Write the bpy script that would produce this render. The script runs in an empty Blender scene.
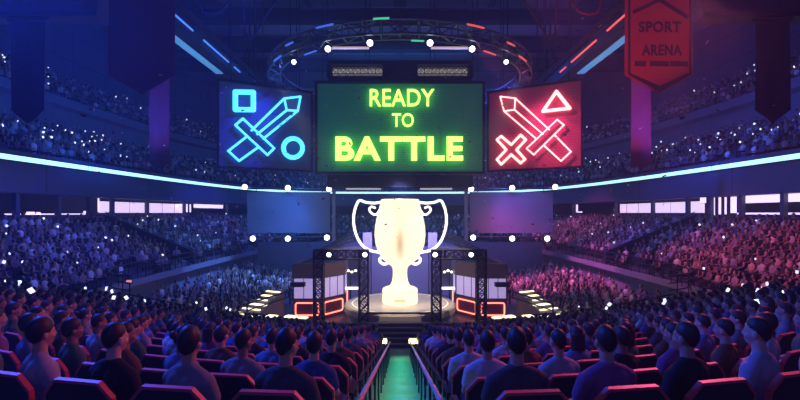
import bpy, bmesh, math, random
import numpy as np
from mathutils import Vector, Matrix, Euler

random.seed(7)
S = bpy.context.scene
COL = S.collection
F, HOR, CZ = 420.0, 213.0, 7.4        # focal length in px, horizon row, eye height
PI = math.pi


def at(px, py, Y):
    """point at depth Y that lies on the sight line of pixel px, py"""
    return Vector(((px - 400) / F * Y, Y, CZ + (HOR - py) / F * Y))


# ------------------------------------------------------------------ materials
MATS = {}


def mat(name, col, rough=0.6, metal=0.0, noise=0.0, nscale=3.0, emit=None, strength=0.0, bump=0.0, nee=True, spec=None):
    if name in MATS:
        return MATS[name]
    m = bpy.data.materials.new(name)
    m.use_nodes = True
    nt = m.node_tree
    b = nt.nodes['Principled BSDF']
    b.inputs['Base Color'].default_value = (*col, 1)
    b.inputs['Roughness'].default_value = rough
    b.inputs['Metallic'].default_value = metal
    if spec is not None:
        b.inputs['Specular IOR Level'].default_value = spec
    tc = nt.nodes.new('ShaderNodeTexCoord')
    nz = nt.nodes.new('ShaderNodeTexNoise')
    nz.inputs['Scale'].default_value = nscale
    nz.inputs['Detail'].default_value = 3
    nt.links.new(tc.outputs['Object'], nz.inputs['Vector'])
    if noise > 0:
        mr = nt.nodes.new('ShaderNodeMapRange')
        mr.inputs['To Min'].default_value = 1 - noise
        mr.inputs['To Max'].default_value = 1 + noise
        nt.links.new(nz.outputs['Fac'], mr.inputs['Value'])
        mx = nt.nodes.new('ShaderNodeVectorMath')
        mx.operation = 'SCALE'
        mx.inputs[0].default_value = col
        nt.links.new(mr.outputs['Result'], mx.inputs['Scale'])
        nt.links.new(mx.outputs['Vector'], b.inputs['Base Color'])
    if bump > 0:
        bp = nt.nodes.new('ShaderNodeBump')
        bp.inputs['Strength'].default_value = bump
        nt.links.new(nz.outputs['Fac'], bp.inputs['Height'])
        nt.links.new(bp.outputs['Normal'], b.inputs['Normal'])
    if emit:
        b.inputs['Emission Color'].default_value = (*emit, 1)
        b.inputs['Emission Strength'].default_value = strength
        if not nee:
            m.cycles.emission_sampling = 'NONE'
    MATS[name] = m
    return m


def objcol_mat(name, rough, noise=0.08, spec=0.3, nscale=20):
    """cloth or skin whose colour is the object's own colour"""
    m = mat(name, (0.5, 0.5, 0.5), rough, spec=spec)
    nt = m.node_tree
    b = nt.nodes['Principled BSDF']
    oi = nt.nodes.new('ShaderNodeObjectInfo')
    nz = [n for n in nt.nodes if n.type == 'TEX_NOISE'][0]
    nz.inputs['Scale'].default_value = nscale
    mr = nt.nodes.new('ShaderNodeMapRange')
    mr.inputs['To Min'].default_value = 1 - noise
    mr.inputs['To Max'].default_value = 1 + noise
    nt.links.new(nz.outputs['Fac'], mr.inputs['Value'])
    mx = nt.nodes.new('ShaderNodeVectorMath')
    mx.operation = 'SCALE'
    nt.links.new(oi.outputs['Color'], mx.inputs[0])
    nt.links.new(mr.outputs['Result'], mx.inputs['Scale'])
    nt.links.new(mx.outputs['Vector'], b.inputs['Base Color'])
    return m


def panel_mat(name, col, w, h, gap=0.03, dark=0.45, rough=0.6, noise=0.1):
    """panelled surface: brick pattern seams in generated wall coordinates"""
    m = mat(name, col, rough)
    nt = m.node_tree
    b = nt.nodes['Principled BSDF']
    tc = [n for n in nt.nodes if n.type == 'TEX_COORD'][0]
    br = nt.nodes.new('ShaderNodeTexBrick')
    br.offset = 0.0
    br.inputs['Color1'].default_value = (*col, 1)
    br.inputs['Color2'].default_value = (*[c * (1 - noise) for c in col], 1)
    br.inputs['Mortar'].default_value = (*[c * dark for c in col], 1)
    br.inputs['Scale'].default_value = 1.0
    br.inputs['Brick Width'].default_value = w
    br.inputs['Row Height'].default_value = h
    br.inputs['Mortar Size'].default_value = gap
    nt.links.new(tc.outputs['UV'], br.inputs['Vector'])
    nt.links.new(br.outputs['Color'], b.inputs['Base Color'])
    return m


# ------------------------------------------------------------------ mesh helpers
class MB:
    def __init__(self):
        self.v, self.f, self.mi = [], [], []

    def add(self, vs, fs, mi=0):
        o = len(self.v)
        self.v += [tuple(p) for p in vs]
        self.f += [tuple(i + o for i in f) for f in fs]
        self.mi += [mi] * len(fs)
        return self

    def box(self, c, s, M=None, mi=0):
        hx, hy, hz = s[0] / 2, s[1] / 2, s[2] / 2
        vs = [Vector((x * hx, y * hy, z * hz)) for x in (-1, 1) for y in (-1, 1) for z in (-1, 1)]
        if M is not None:
            vs = [M @ p for p in vs]
        vs = [p + Vector(c) for p in vs]
        fs = [(0, 1, 3, 2), (4, 6, 7, 5), (0, 4, 5, 1), (2, 3, 7, 6), (0, 2, 6, 4), (1, 5, 7, 3)]
        return self.add(vs, fs, mi)

    def bar(self, a, b, r=0.02, n=6, mi=0):
        return self.tube([a, b], r, n, mi)

    def tube(self, pts, r, n=8, mi=0, closed=False, cap=True):
        pts = [Vector(p) for p in pts]
        N = len(pts)
        rs = r if isinstance(r, (list, tuple)) else [r] * N
        tang = []
        for i in range(N):
            a = pts[i - 1] if (i > 0 or closed) else pts[i]
            b = pts[(i + 1) % N] if (i < N - 1 or closed) else pts[i]
            t = b - a
            tang.append(t.normalized() if t.length > 1e-9 else Vector((0, 0, 1)))
        up = Vector((0, 0, 1)) if abs(tang[0].z) < 0.9 else Vector((0, 1, 0))
        nrm = tang[0].cross(up).normalized()
        vs, fs = [], []
        for i in range(N):
            t = tang[i]
            nrm = (nrm - t * nrm.dot(t))
            nrm = nrm.normalized() if nrm.length > 1e-6 else t.orthogonal().normalized()
            bn = t.cross(nrm)
            for k in range(n):
                a = 2 * PI * k / n
                vs.append(pts[i] + (nrm * math.cos(a) + bn * math.sin(a)) * rs[i])
        for i in range(N if closed else N - 1):
            j = (i + 1) % N
            for k in range(n):
                l = (k + 1) % n
                fs.append((i * n + k, i * n + l, j * n + l, j * n + k))
        if cap and not closed:
            fs.append(tuple(range(n - 1, -1, -1)))
            fs.append(tuple((N - 1) * n + k for k in range(n)))
        return self.add(vs, fs, mi)

    def lathe(self, prof, c=(0, 0, 0), n=48, mi=0, cap=True):
        vs, fs = [], []
        for r, z in prof:
            for k in range(n):
                a = 2 * PI * k / n
                vs.append((c[0] + r * math.cos(a), c[1] + r * math.sin(a), c[2] + z))
        for i in range(len(prof) - 1):
            for k in range(n):
                l = (k + 1) % n
                fs.append((i * n + k, i * n + l, (i + 1) * n + l, (i + 1) * n + k))
        if cap:
            fs.append(tuple(range(n - 1, -1, -1)))
            fs.append(tuple((len(prof) - 1) * n + k for k in range(n)))
        return self.add(vs, fs, mi)

    def prism(self, poly, y0, y1, mi=0, M=None):
        """polygon in x,z extruded along y"""
        n = len(poly)
        vs = [Vector((x, y0, z)) for x, z in poly] + [Vector((x, y1, z)) for x, z in poly]
        if M is not None:
            vs = [M @ p for p in vs]
        fs = [tuple(range(n)), tuple(range(2 * n - 1, n - 1, -1))]
        for i in range(n):
            j = (i + 1) % n
            fs.append((i, i + n, j + n, j))
        return self.add(vs, fs, mi)

    def ell(self, c, r, n=16, m=10, mi=0):
        vs = [(c[0], c[1], c[2] - r[2])]
        for i in range(1, m):
            a = -PI / 2 + PI * i / m
            for k in range(n):
                b = 2 * PI * k / n
                vs.append((c[0] + r[0] * math.cos(a) * math.cos(b), c[1] + r[1] * math.cos(a) * math.sin(b), c[2] + r[2] * math.sin(a)))
        vs.append((c[0], c[1], c[2] + r[2]))
        fs = []
        for k in range(n):
            l = (k + 1) % n
            fs.append((0, 1 + l, 1 + k))
            for i in range(m - 2):
                fs.append((1 + i * n + k, 1 + i * n + l, 1 + (i + 1) * n + l, 1 + (i + 1) * n + k))
            fs.append((1 + (m - 2) * n + k, 1 + (m - 2) * n + l, len(vs) - 1))
        return self.add(vs, fs, mi)

    def cap(self, a, b, ra, rb, n=12):
        """tapered capsule"""
        a, b = Vector(a), Vector(b)
        t = (b - a)
        L = t.length
        t.normalize()
        pts, rs = [], []
        for i in range(5):
            w = PI / 2 * (1 - i / 4)
            pts.append(a - t * ra * math.sin(w)); rs.append(max(ra * math.cos(w), 1e-4))
        for i in range(5):
            w = PI / 2 * i / 4
            pts.append(b + t * rb * math.sin(w)); rs.append(max(rb * math.cos(w), 1e-4))
        return self.tube(pts, rs, n)

    def mesh(self, name, mats, smooth=False, uv=None):
        me = bpy.data.meshes.new(name)
        me.from_pydata(self.v, [], self.f)
        for m in (mats if isinstance(mats, (list, tuple)) else [mats]):
            me.materials.append(m)
        if any(self.mi):
            me.polygons.foreach_set('material_index', self.mi)
        bm = bmesh.new(); bm.from_mesh(me)
        bmesh.ops.recalc_face_normals(bm, faces=bm.faces)
        bm.to_mesh(me); bm.free()
        if smooth:
            me.polygons.foreach_set('use_smooth', [True] * len(me.polygons))
        me.update()
        return me

    def build(self, name, mats, parent=None, smooth=False):
        return link(name, self.mesh(name, mats, smooth), parent)


def link(name, data, parent=None):
    o = bpy.data.objects.new(name, data)
    COL.objects.link(o)
    if parent is not None:
        o.parent = parent
    return o


def tag(o, label=None, cat=None, group=None, kind=None):
    if label: o['label'] = label
    if cat: o['category'] = cat
    if group: o['group'] = group
    if kind: o['kind'] = kind
    return o


def thing(name, label, cat, loc=(0, 0, 0), rz=0.0, group=None):
    o = link(name, None)
    o.location = loc
    o.rotation_euler = (0, 0, rz)
    return tag(o, label, cat, group)


def struct(o, label=None):
    return tag(o, label, None, None, 'structure')


# ------------------------------------------------------------------ camera
cam = bpy.data.cameras.new('camera')
cam.sensor_width = 36
cam.lens = 36 * F / 800
cam.shift_y = (HOR - 200) / 800
cam.clip_end = 500
co = link('camera', cam)
co.location = (0, 0, CZ)
co.rotation_euler = (PI / 2, 0, 0)
S.camera = co
S.view_settings.view_transform = 'Standard'
S.view_settings.look = 'None'
S.view_settings.gamma = 1
S.view_settings.exposure = 0.0

# ------------------------------------------------------------------ palette
M_dark = mat('dark_steel', (0.03, 0.032, 0.045), 0.45, 0.6, 0.2, 4)
M_truss = mat('truss_metal', (0.16, 0.17, 0.21), 0.35, 0.8, 0.2, 6)
M_black = mat('black_matte', (0.012, 0.012, 0.018), 0.7, 0, 0.2, 8)
M_concrete = mat('dark_concrete', (0.10, 0.10, 0.13), 0.8, 0, 0.25, 1.5, bump=0.1)
M_bowl = mat('bowl_concrete', (0.12, 0.12, 0.17), 0.8, 0, 0.2, 0.8)
M_wall = mat('wall_paint', (0.22, 0.24, 0.32), 0.7, 0, 0.12, 0.6)
M_fascia = mat('fascia_panel', (0.13, 0.14, 0.22), 0.55, 0, 0.12, 0.5)
M_lens = mat('lens_light', (1, 1, 1), 0.3, emit=(0.92, 0.96, 1.0), strength=6, nee=False)
M_ribbon = mat('ribbon_led', (0.8, 1, 1), 0.4, emit=(0.42, 0.92, 1.0), strength=1.5)
M_window = mat('lit_window', (0.9, 0.85, 1), 0.3, emit=(0.78, 0.62, 0.95), strength=1.1)
M_whitebar = mat('white_bar', (1, 1, 1), 0.3, emit=(0.72, 0.60, 1.0), strength=1.5, nee=False)
M_phone = mat('phone_glow', (1, 1, 1), 0.3, emit=(0.75, 0.85, 1.0), strength=1.6, nee=False)
M_skin = objcol_mat('skin', 0.5)
M_cloth = objcol_mat('cloth', 0.85, 0.12, nscale=30)
M_hair = mat('hair', (0.012, 0.010, 0.010), 0.55, 0, 0.3, 60, bump=0.3)


# ================================================================== ARENA SHELL
Y0, BOFF, NS = 20.0, 27.2, 4.0


def ring(W, n=72, yend=-6):
    """U-shaped path of the bowl, from the left front round the back to the right front"""
    pts = [(-W, yend), (-W, yend * 0.5 + Y0 * 0.5)]
    B = W + BOFF
    for i in range(n + 1):
        a = PI - PI * i / n
        c, s = math.cos(a), math.sin(a)
        pts.append((W * math.copysign(abs(c) ** (2 / NS), c), Y0 + B * abs(s) ** (2 / NS)))
    pts += [(W, yend * 0.5 + Y0 * 0.5), (W, yend)]
    return pts


def sweep(mb, prof, mi=0):
    """surface through the ring at every (W, z) of the profile; UV = (length, z)"""
    rings = [ring(W) for W, z in prof]
    n = len(rings[0])
    vs = [(x, y, prof[i][1]) for i, r in enumerate(rings) for x, y in r]
    fs = [(i * n + k, i * n + k + 1, (i + 1) * n + k + 1, (i + 1) * n + k) for i in range(len(prof) - 1) for k in range(n - 1)]
    mb.add(vs, fs, mi)
    return mb


def ring_uv(o, prof):
    me = o.data
    uv = me.uv_layers.new(name='UVMap')
    r = ring(prof[0][0])
    L = [0.0]
    for i in range(1, len(r)):
        L.append(L[-1] + math.dist(r[i], r[i - 1]))
    n = len(r)
    acc = [0.0]
    for i in range(1, len(prof)):
        acc.append(acc[-1] + math.dist(prof[i], prof[i - 1]))
    for lp in me.loops:
        i, k = divmod(lp.vertex_index, n)
        uv.data[lp.index].uv = (L[k], acc[i])


def shell(name, prof, m, label=None, uv=False):
    o = sweep(MB(), prof).build(name, m)
    if uv:
        ring_uv(o, prof)
    return struct(o, label)


# floor of the hall
o = MB().box((0, 32, -0.1), (44, 84, 0.2)).build('floor', mat('hall_floor', (0.09, 0.09, 0.13), 0.35, 0, 0.2, 0.7))
struct(o, 'dark polished floor of the arena')
shell('wall_lower', [(17.4, 0.0), (17.4, 3.0)], panel_mat('lower_wall_panels', (0.24, 0.26, 0.36), 6.0, 9.0, 0.05, 0.6), 'plain panelled wall under the middle tier', uv=True)
shell('trim_1', [(17.5, 2.55), (16.7, 2.75), (16.5, 2.85), (16.5, 3.25), (16.75, 3.25), (16.75, 3.0)], mat('balcony_edge', (0.26, 0.27, 0.34), 0.5, 0, 0.1, 1))
# middle tier, eight steps
TIER1 = [(16.75 + 0.75 * i, 3.05 + 0.315 * i) for i in range(11)]
prof = []
for i in range(10):
    prof += [(TIER1[i][0], TIER1[i][1]), (TIER1[i + 1][0], TIER1[i][1])]
prof += [(TIER1[10][0], 7.1), (28.5, 7.1)]
shell('floor_2', prof, M_bowl, 'stepped concrete of the middle tier')
shell('wall_concourse', [(28.0, 7.1), (28.0, 8.9)], mat('concourse_wall', (0.05, 0.05, 0.10), 0.7, 0, 0.2, 0.5))
shell('ceiling_2', [(28.4, 8.65), (24.0, 8.65)], M_fascia)
shell('wall_fascia', [(24.0, 8.65), (24.0, 11.3), (24.4, 11.3), (24.4, 11.0)], panel_mat('fascia_panels', (0.15, 0.17, 0.27), 11.5, 9.0, 0.06, 0.5), 'fascia under the light ribbon', uv=True)
TIER2 = [(24.4 + 0.85 * i, 11.0 + 0.46 * i) for i in range(9)]
prof = []
for i in range(8):
    prof += [(TIER2[i][0], TIER2[i][1]), (TIER2[i + 1][0], TIER2[i][1])]
prof += [(31.6, 14.7)]
shell('floor_3', prof, M_bowl, 'stepped concrete of the upper tier')
shell('wall_upper', [(31.6, 14.6), (31.6, 17.0), (30.9, 17.2), (30.9, 18.0), (31.2, 18.0), (31.2, 17.7)], M_wall)
TIER3 = [(31.2 + 0.85 * i, 17.7 + 0.55 * i) for i in range(9)]
prof = []
for i in range(8):
    prof += [(TIER3[i][0], TIER3[i][1]), (TIER3[i + 1][0], TIER3[i][1])]
prof += [(38.5, 22.2)]
shell('floor_4', prof, M_bowl, 'stepped concrete of the top tier')
shell('wall_top', [(38.5, 22.0), (38.5, 30.6)], panel_mat('top_wall_panels', (0.15, 0.16, 0.24), 5.0, 3.0, 0.06, 0.5), uv=True)
# ceiling with panels
o = MB().box((0, 32, 30.5), (84, 90, 0.3)).build('ceiling', mat('ceiling_paint', (0.17, 0.18, 0.25), 0.7, 0, 0.15, 0.4))
struct(o)
MCP = mat('ceiling_panel', (0.30, 0.33, 0.42), 0.6, 0, 0.1, 0.6)
n = 0
for Y in (44.0, 51, 58, 65):
    for X in (-15, -5.2, 5.2, 15):
        n += 1
        struct(MB().box((X, Y, 30.31), (9.0, 5.6, 0.08)).build('trim_%d' % (9 + n), MCP))
# roof beams
for i, (Y, z0, z1, lab) in enumerate([(45, 27.8, 29.1, 'broad dark roof beam crossing nearest the camera'), (55, 28.6, 30.3, 'dark roof beam behind the broad front beam'),
                                      (62.5, 28.6, 30.3, 'dark roof beam farthest back below the ceiling')]):
    b = thing('roof_beam', lab, 'beam', (0, Y, z0), 0, 'roof beams')
    h = z1 - z0
    MB().box((0, 0, h / 2), (74, 0.25, h - 0.24)).build('web', M_dark, b)
    MB().box((0, 0, 0.06), (74, 1.1, 0.12)).build('flange', M_dark, b)
    MB().box((0, 0, h - 0.06), (74, 1.1, 0.12)).build('flange', M_dark, b)


def hit(px, W):
    """where the sight line of pixel column px meets the bowl path W (plan view)"""
    pts = ring(W, 360)
    t = (px - 400) / F
    for (x0, y0), (x1, y1) in zip(pts, pts[1:]):
        a, b = x0 - t * y0, x1 - t * y1
        if a * b <= 0 and y1 + y0 > 4 and a != b:
            s = a / (a - b)
            return x0 + (x1 - x0) * s, y0 + (y1 - y0) * s
    return None


def along(pxa, pxb, W, n=12):
    """polyline on the path W between two pixel columns"""
    return [hit(pxa + (pxb - pxa) * i / n, W) for i in range(n + 1)]


def strip(pts, z0, z1, th, mb=None):
    """upright band along a plan polyline, th thick outward"""
    mb = mb or MB()
    n = len(pts)
    vs = []
    for i, (x, y) in enumerate(pts):
        a, b = pts[max(i - 1, 0)], pts[min(i + 1, n - 1)]
        d = Vector((b[0] - a[0], b[1] - a[1])).normalized()
        nx, ny = -d.y * th, d.x * th
        vs += [(x, y, z0), (x, y, z1), (x + nx, y + ny, z1), (x + nx, y + ny, z0)]
    fs = []
    for i in range(n - 1):
        for k in range(4):
            l = (k + 1) % 4
            fs.append((i * 4 + k, i * 4 + l, i * 4 + 4 + l, i * 4 + 4 + k))
    fs += [(0, 1, 2, 3), tuple(4 * (n - 1) + k for k in (3, 2, 1, 0))]
    mb.add(vs, fs)
    return mb


# light ribbon in five lengths
for a, b, lab in [(-60, 88.3, 'cyan light ribbon on the left fascia, nearest length'), (90, 183.6, 'cyan light ribbon on the left fascia, second length from the left'),
                  (184.8, 615.2, 'cyan light ribbon across the back behind the stage'), (616.4, 710, 'cyan light ribbon on the right fascia, second length from the right'),
                  (711.7, 860, 'cyan light ribbon on the right fascia, nearest length')]:
    r = thing('light_ribbon', lab, 'light', (0, 0, 0), 0, 'light ribbon lengths')
    strip(along(a, b, 23.85, 60), 10.66, 10.98, 0.1).build('diffuser', M_ribbon, r)
    strip(along(a, b, 23.88, 60), 10.58, 10.66, 0.12).build('housing', M_dark, r)
    strip(along(a, b, 23.88, 60), 10.98, 11.05, 0.12).build('housing', M_dark, r)
# columns of the concourse
for px in (16, 58, 89, 112, 147, 184.2, 227, 573, 615.8, 653, 688, 710.8, 742, 784):
    h = hit(px, 24.3)
    struct(MB().box((h[0], h[1], 7.9), (0.28, 0.28, 1.6)).build('column', M_fascia), 'slim column of the concourse')

# lit windows of the suites
WIN = [(99, 113.5), (115.5, 129.5), (130.5, 144.5), (149, 162), (163, 174), (175, 184), (620, 626), (627, 637.5), (638.5, 651), (655, 669.5), (670.5, 686), (687.5, 704)]
for i, (a, b) in enumerate(WIN):
    w = strip(along(a, b, 25.0, 4), 7.42, 8.38, 0.06).build('window_%d' % (i + 1), M_window)
    struct(w, 'lit suite window above the %s middle tier' % ('left' if a < 400 else 'right'))
    strip(along(a, b, 24.96, 4), 7.34, 7.42, 0.14).build('window_frame', M_fascia, w)
    strip(along(a, b, 24.96, 4), 8.38, 8.45, 0.14).build('window_frame', M_fascia, w)
# sill line and light bars of the concourse
BARS = [(5, 90, 7.28, 7.36, 'thin white light line along the left concourse floor'), (27, 35, 7.30, 7.48, 'short bright lamp low in the left concourse, left of a pair'),
        (37, 40.5, 7.30, 7.46, 'short bright lamp low in the left concourse, right of a pair'), (84, 90, 7.36, 7.55, 'small white panel at the end of the left concourse line'),
        (15, 17.5, 8.05, 8.55, 'short upright lamp on the left concourse column nearest the picture edge'), (57, 59, 8.0, 8.5, 'short upright lamp on the second column of the left concourse'),
        (98.2, 99.4, 7.5, 8.6, 'upright light bar at the near end of the left suite windows'), (179, 184, 8.05, 8.4, 'bright lamp at the far end of the left suite windows'),
        (186.5, 187.7, 7.5, 8.4, 'upright light bar past the left suite windows, first of two'), (190, 191, 7.5, 8.4, 'upright light bar past the left suite windows, second of two'),
        (194, 223, 8.0, 8.45, 'long white light strip past the left suite windows'), (576, 577.6, 7.5, 8.5, 'upright light bar left of the right suite windows'),
        (577.6, 582, 7.45, 7.6, 'short white foot lamp left of the right suite windows'), (700, 705.5, 8.2, 8.65, 'bright lamp at the near end of the right suite windows'),
        (713, 714.3, 7.3, 8.6, 'upright light bar on the right concourse, first of three'), (718.5, 720.5, 7.3, 8.6, 'upright light bar on the right concourse, second of three'),
        (724.5, 726, 7.3, 8.6, 'upright light bar on the right concourse, third of three'), (730.5, 736, 7.4, 8.6, 'broad white light panel on the right concourse'),
        (745, 783, 8.1, 8.62, 'long white strip light high on the right concourse, left one'), (785, 830, 8.1, 8.62, 'long white strip light high on the right concourse at the picture edge'),
        (737, 830, 7.3, 7.42, 'thin white light line along the right concourse floor')]
for a, b, z0, z1, lab in BARS:
    pts = along(a, b, 24.6, max(1, int((b - a) / 4)))
    l = thing('light_bar', lab, 'light', (pts[0][0], pts[0][1], z0), 0, 'concourse lights')
    q = [(x - pts[0][0], y - pts[0][1]) for x, y in pts]
    strip(q, 0, z1 - z0, 0.05).build('diffuser', M_whitebar, l)
    strip([(x * 1.0 + (0.07 if px_ else 0), y) for (x, y), px_ in zip(q, [0] * len(q))], -0.03, 0, 0.09).build('housing', M_dark, l)

# pale strips at the very back over the ribbon
for a, b, lab in [(346, 381, 'pale lit strip window over the back ribbon, left of the stage axis'), (420, 452, 'pale lit strip window over the back ribbon, right of the stage axis')]:
    w = strip(along(a, b, 24.2, 6), 11.35, 12.0, 0.06).build('light_strip', mat('pale_strip', (0.8, 0.75, 0.7), 0.5, emit=(0.75, 0.65, 0.55), strength=0.55))
    tag(w, lab, 'light')

# sloping stair walls that cut the middle tier, with a thin cyan handrail
for sx, side in ((-1, 'left'), (1, 'right')):
    w = thing('stair_wall', 'dark sloping stair wall cutting the %s middle tier' % side, 'wall', (sx * 16.9, 34.6, 3.0))
    prof = [(0, 0.2), (7.4, 3.3), (7.4, 4.3), (0, 1.25)]
    MB().prism([(sx * -x * -1, z) for x, z in prof], -0.15, 0.15).build('panel', mat('stair_wall', (0.035, 0.04, 0.07), 0.6, 0, 0.1, 1), w)
    MB().tube([(0, 0, 1.45), (sx * 7.4, 0, 4.5)], 0.035, 6).build('handrail', mat('cyan_rail', (0.2, 0.5, 0.7), 0.3, 0.6), w)
    for t in np.linspace(0.02, 0.98, 8):
        MB().bar((sx * 7.4 * t, 0, 1.22 + 3.05 * t), (sx * 7.4 * t, 0, 1.45 + 3.05 * t), 0.02).build('post', M_dark, w)

# balcony railing along the middle tier
for sx, side in ((-1, 'left'), (1, 'right')):
    pts = [p for p in ring(16.6, 160) if p[0] * sx > 5 and p[1] > 25.5]
    if sx > 0:
        pts = pts[::-1]
    # the near end curls round towards the seating block
    curl = [(sx * 13.2, 20.6), (sx * 14.4, 21.2), (sx * 15.5, 22.3), (sx * 16.2, 23.7)]
    pts = curl + pts
    r = thing('balcony_railing', 'black balcony railing along the edge of the %s middle tier' % side, 'railing', (0, 0, 0))
    for zz in (3.6, 3.95, 4.3):
        MB().tube([(x, y, zz) for x, y in pts], 0.035 if zz < 4.2 else 0.05, 6).build('rail', M_dark, r)
    mb = MB()
    L = 0
    for a, b in zip(pts, pts[1:]):
        d = math.dist(a, b)
        k = int((L + d) / 1.0) - int(L / 1.0)
        for j in range(k):
            t = (j + 0.5) / k
            x, y = a[0] + (b[0] - a[0]) * t, a[1] + (b[1] - a[1]) * t
            MB().bar((x, y, 3.15), (x, y, 4.3), 0.03, 5).build('baluster', M_dark, r)
        L += d
    # descending barrier along the outer edge of our block
    p2 = [(sx * 13.2, 20.2, 3.5), (sx * 12.0, 20.8, 3.1), (sx * 10.6, 21.6, 2.55), (sx * 9.0, 22.8, 2.0), (sx * 7.6, 24.0, 1.6)]
    r = thing('barrier_railing', 'black stepped barrier rail between our seats and the %s floor crowd' % side, 'railing', (0, 0, 0))
    for dz in (0, -0.35, -0.7):
        MB().tube([(x, y, z + dz) for x, y, z in p2], 0.04, 6).build('rail', M_dark, r)
    for a, b in zip(p2, p2[1:]):
        for t in (0, 0.5):
            x, y, z = [a[i] + (b[i] - a[i]) * t for i in range(3)]
            MB().bar((x, y, 0), (x, y, z), 0.04, 5).build('post', M_dark, r)

# ================================================================== OUR SEATING BLOCK
RC, PITCH, RISE, D0 = 26.0, 1.12, 0.288, 3.36
FL0 = CZ - 1.03 - 1.22


def row_y(k, X):
    return D0 + PITCH * k + X * X / RC


def row_z(k):
    return FL0 - 0.14 - RISE * k + (0.05 if k <= 0 else 0.0)


XB = 13.2


def xlim(k, yo=0):
    X = XB
    while X > 1 and X + row_y(k, X) + yo > 31:
        X -= 0.1
    return X


mb = MB()
NX = 40
for k in range(-3, 18):
    yb, yf = -0.75, PITCH - 0.75
    X1 = xlim(k)
    xs = [-X1 + 2 * X1 * i / NX for i in range(NX + 1)]
    z, zn = row_z(k), max(row_z(k) - RISE, 0.0)
    vs, fs = [], []
    for x in xs:
        vs += [(x, row_y(k, x) + yb, z), (x, row_y(k, x) + yf, z), (x, row_y(k, x) + yf, 0 if k == 17 else zn - 0.3), (x, row_y(k, x) + yb, z - 0.5)]
    for i in range(NX):
        a, b = i * 4, i * 4 + 4
        fs += [(a, b, b + 1, a + 1), (a + 1, b + 1, b + 2, a + 2), (a + 3, a + 2, b + 2, b + 3)]
    fs += [(0, 1, 2, 3), (NX * 4, NX * 4 + 3, NX * 4 + 2, NX * 4 + 1)]
    mb.add(vs, fs)
struct(mb.build('floor_5', M_concrete), 'dark stepped floor under the near seating block')
# side walls of the block
for sx, nm in ((-1, 'wall_block_left'), (1, 'wall_block_right')):
    mb = MB()
    prev = None
    for k in range(-3, 17):
        X = xlim(k)
        a = (sx * X, row_y(k, X) - 0.75)
        b = (sx * X, row_y(k, X) + PITCH - 0.75)
        mb.add([(a[0], a[1], 0), (b[0], b[1], 0), (b[0], b[1], row_z(k) + 0.5), (a[0], a[1], row_z(k) + 0.5)], [(0, 1, 2, 3)])
        mb.add([(a[0] + sx * .12, a[1], 0), (b[0] + sx * .12, b[1], 0), (b[0] + sx * .12, b[1], row_z(k) + 0.5), (a[0] + sx * .12, a[1], row_z(k) + 0.5)], [(0, 1, 2, 3)])
    struct(mb.build(nm, M_concrete))

# aisle stairs (green-lit pale treads)
mb = MB()
M_aisle = mat('aisle_tread', (0.50, 0.52, 0.50), 0.55, 0, 0.35, 2.2, bump=0.15)
for k in range(-2, 15):
    for h in range(2):
        z = row_z(k) + 0.03 - h * RISE / 2
        y0 = D0 + PITCH * k - 0.75 + h * PITCH / 2
        mb.box((0, y0 + PITCH / 4, z - 0.2), (1.16, PITCH / 2 + 0.02, 0.4))
st = thing('aisle_stairs', 'pale aisle stairs lit green between the two handrails', 'stairs', (0, 0, 0))
mb.build('treads', M_aisle, st)
mb = MB()
for k in range(-2, 15):
    for h in range(2):
        z = row_z(k) + 0.03 - h * RISE / 2
        mb.box((0, D0 + PITCH * k - 0.75 + (h + 1) * PITCH / 2 - 0.03, z + 0.004), (1.16, 0.06, 0.012))
mb.build('nosing', M_dark, st)

M_rail = mat('handrail_wood', (0.62, 0.52, 0.36), 0.45, 0, 0.15, 10)
M_warm = mat('warm_lamp', (1, 0.9, 0.6), 0.4, emit=(1.0, 0.72, 0.28), strength=14)


def rail_z(D):
    return CZ - 1.87 - 0.261 * (D - 4.2)


for sx, side in ((-1, 'left'), (1, 'right')):
    r = thing('handrail', 'pale handrail on black posts along the %s side of the aisle' % side, 'railing', (sx * 0.4, 0, 0))
    MB().tube([(0, 1.5, rail_z(1.5)), (0, 16.8, rail_z(16.8))], 0.03, 8).build('rail', M_rail, r, True)
    for k in range(-1, 13):
        D = D0 + PITCH * k
        MB().bar((0, D, row_z(k) - 0.1), (0, D, rail_z(D)), 0.018, 6).build('post', M_black, r)
    l = thing('step_lamp', 'small warm lamp at the lower end of the %s aisle handrail' % side, 'lamp', (sx * 0.62, 16.95, rail_z(16.8) - 0.12))
    w = 0.16 if sx < 0 else 0.5
    MB().box((0, 0, 0.1), (w, 0.1, 0.16)).build('bulb', M_warm, l)
    MB().box((0, 0.08, 0.1), (w + 0.08, 0.06, 0.24)).build('housing', M_dark, l)
    MB().bar((0, 0.06, -1.0), (0, 0.06, 0.05), 0.03).build('post', M_dark, l)


# ------------------------------------------------------------------ people
def remesh(mb, vox, name, mats, smooth=4, keep=None):
    me = mb.mesh(name + '_raw', mats)
    ob = link('raw', me)
    r = ob.modifiers.new('r', 'REMESH'); r.mode = 'VOXEL'; r.voxel_size = vox
    s = ob.modifiers.new('s', 'SMOOTH'); s.iterations = smooth; s.factor = 0.5
    dg = bpy.context.evaluated_depsgraph_get()
    out = bpy.data.meshes.new_from_object(ob.evaluated_get(dg))
    out.name = name
    bpy.data.objects.remove(ob)
    bpy.data.meshes.remove(me)
    if not out.materials:
        for m in (mats if isinstance(mats, (list, tuple)) else [mats]):
            out.materials.append(m)
    out.polygons.foreach_set('use_smooth', [True] * len(out.polygons))
    return out


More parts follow.
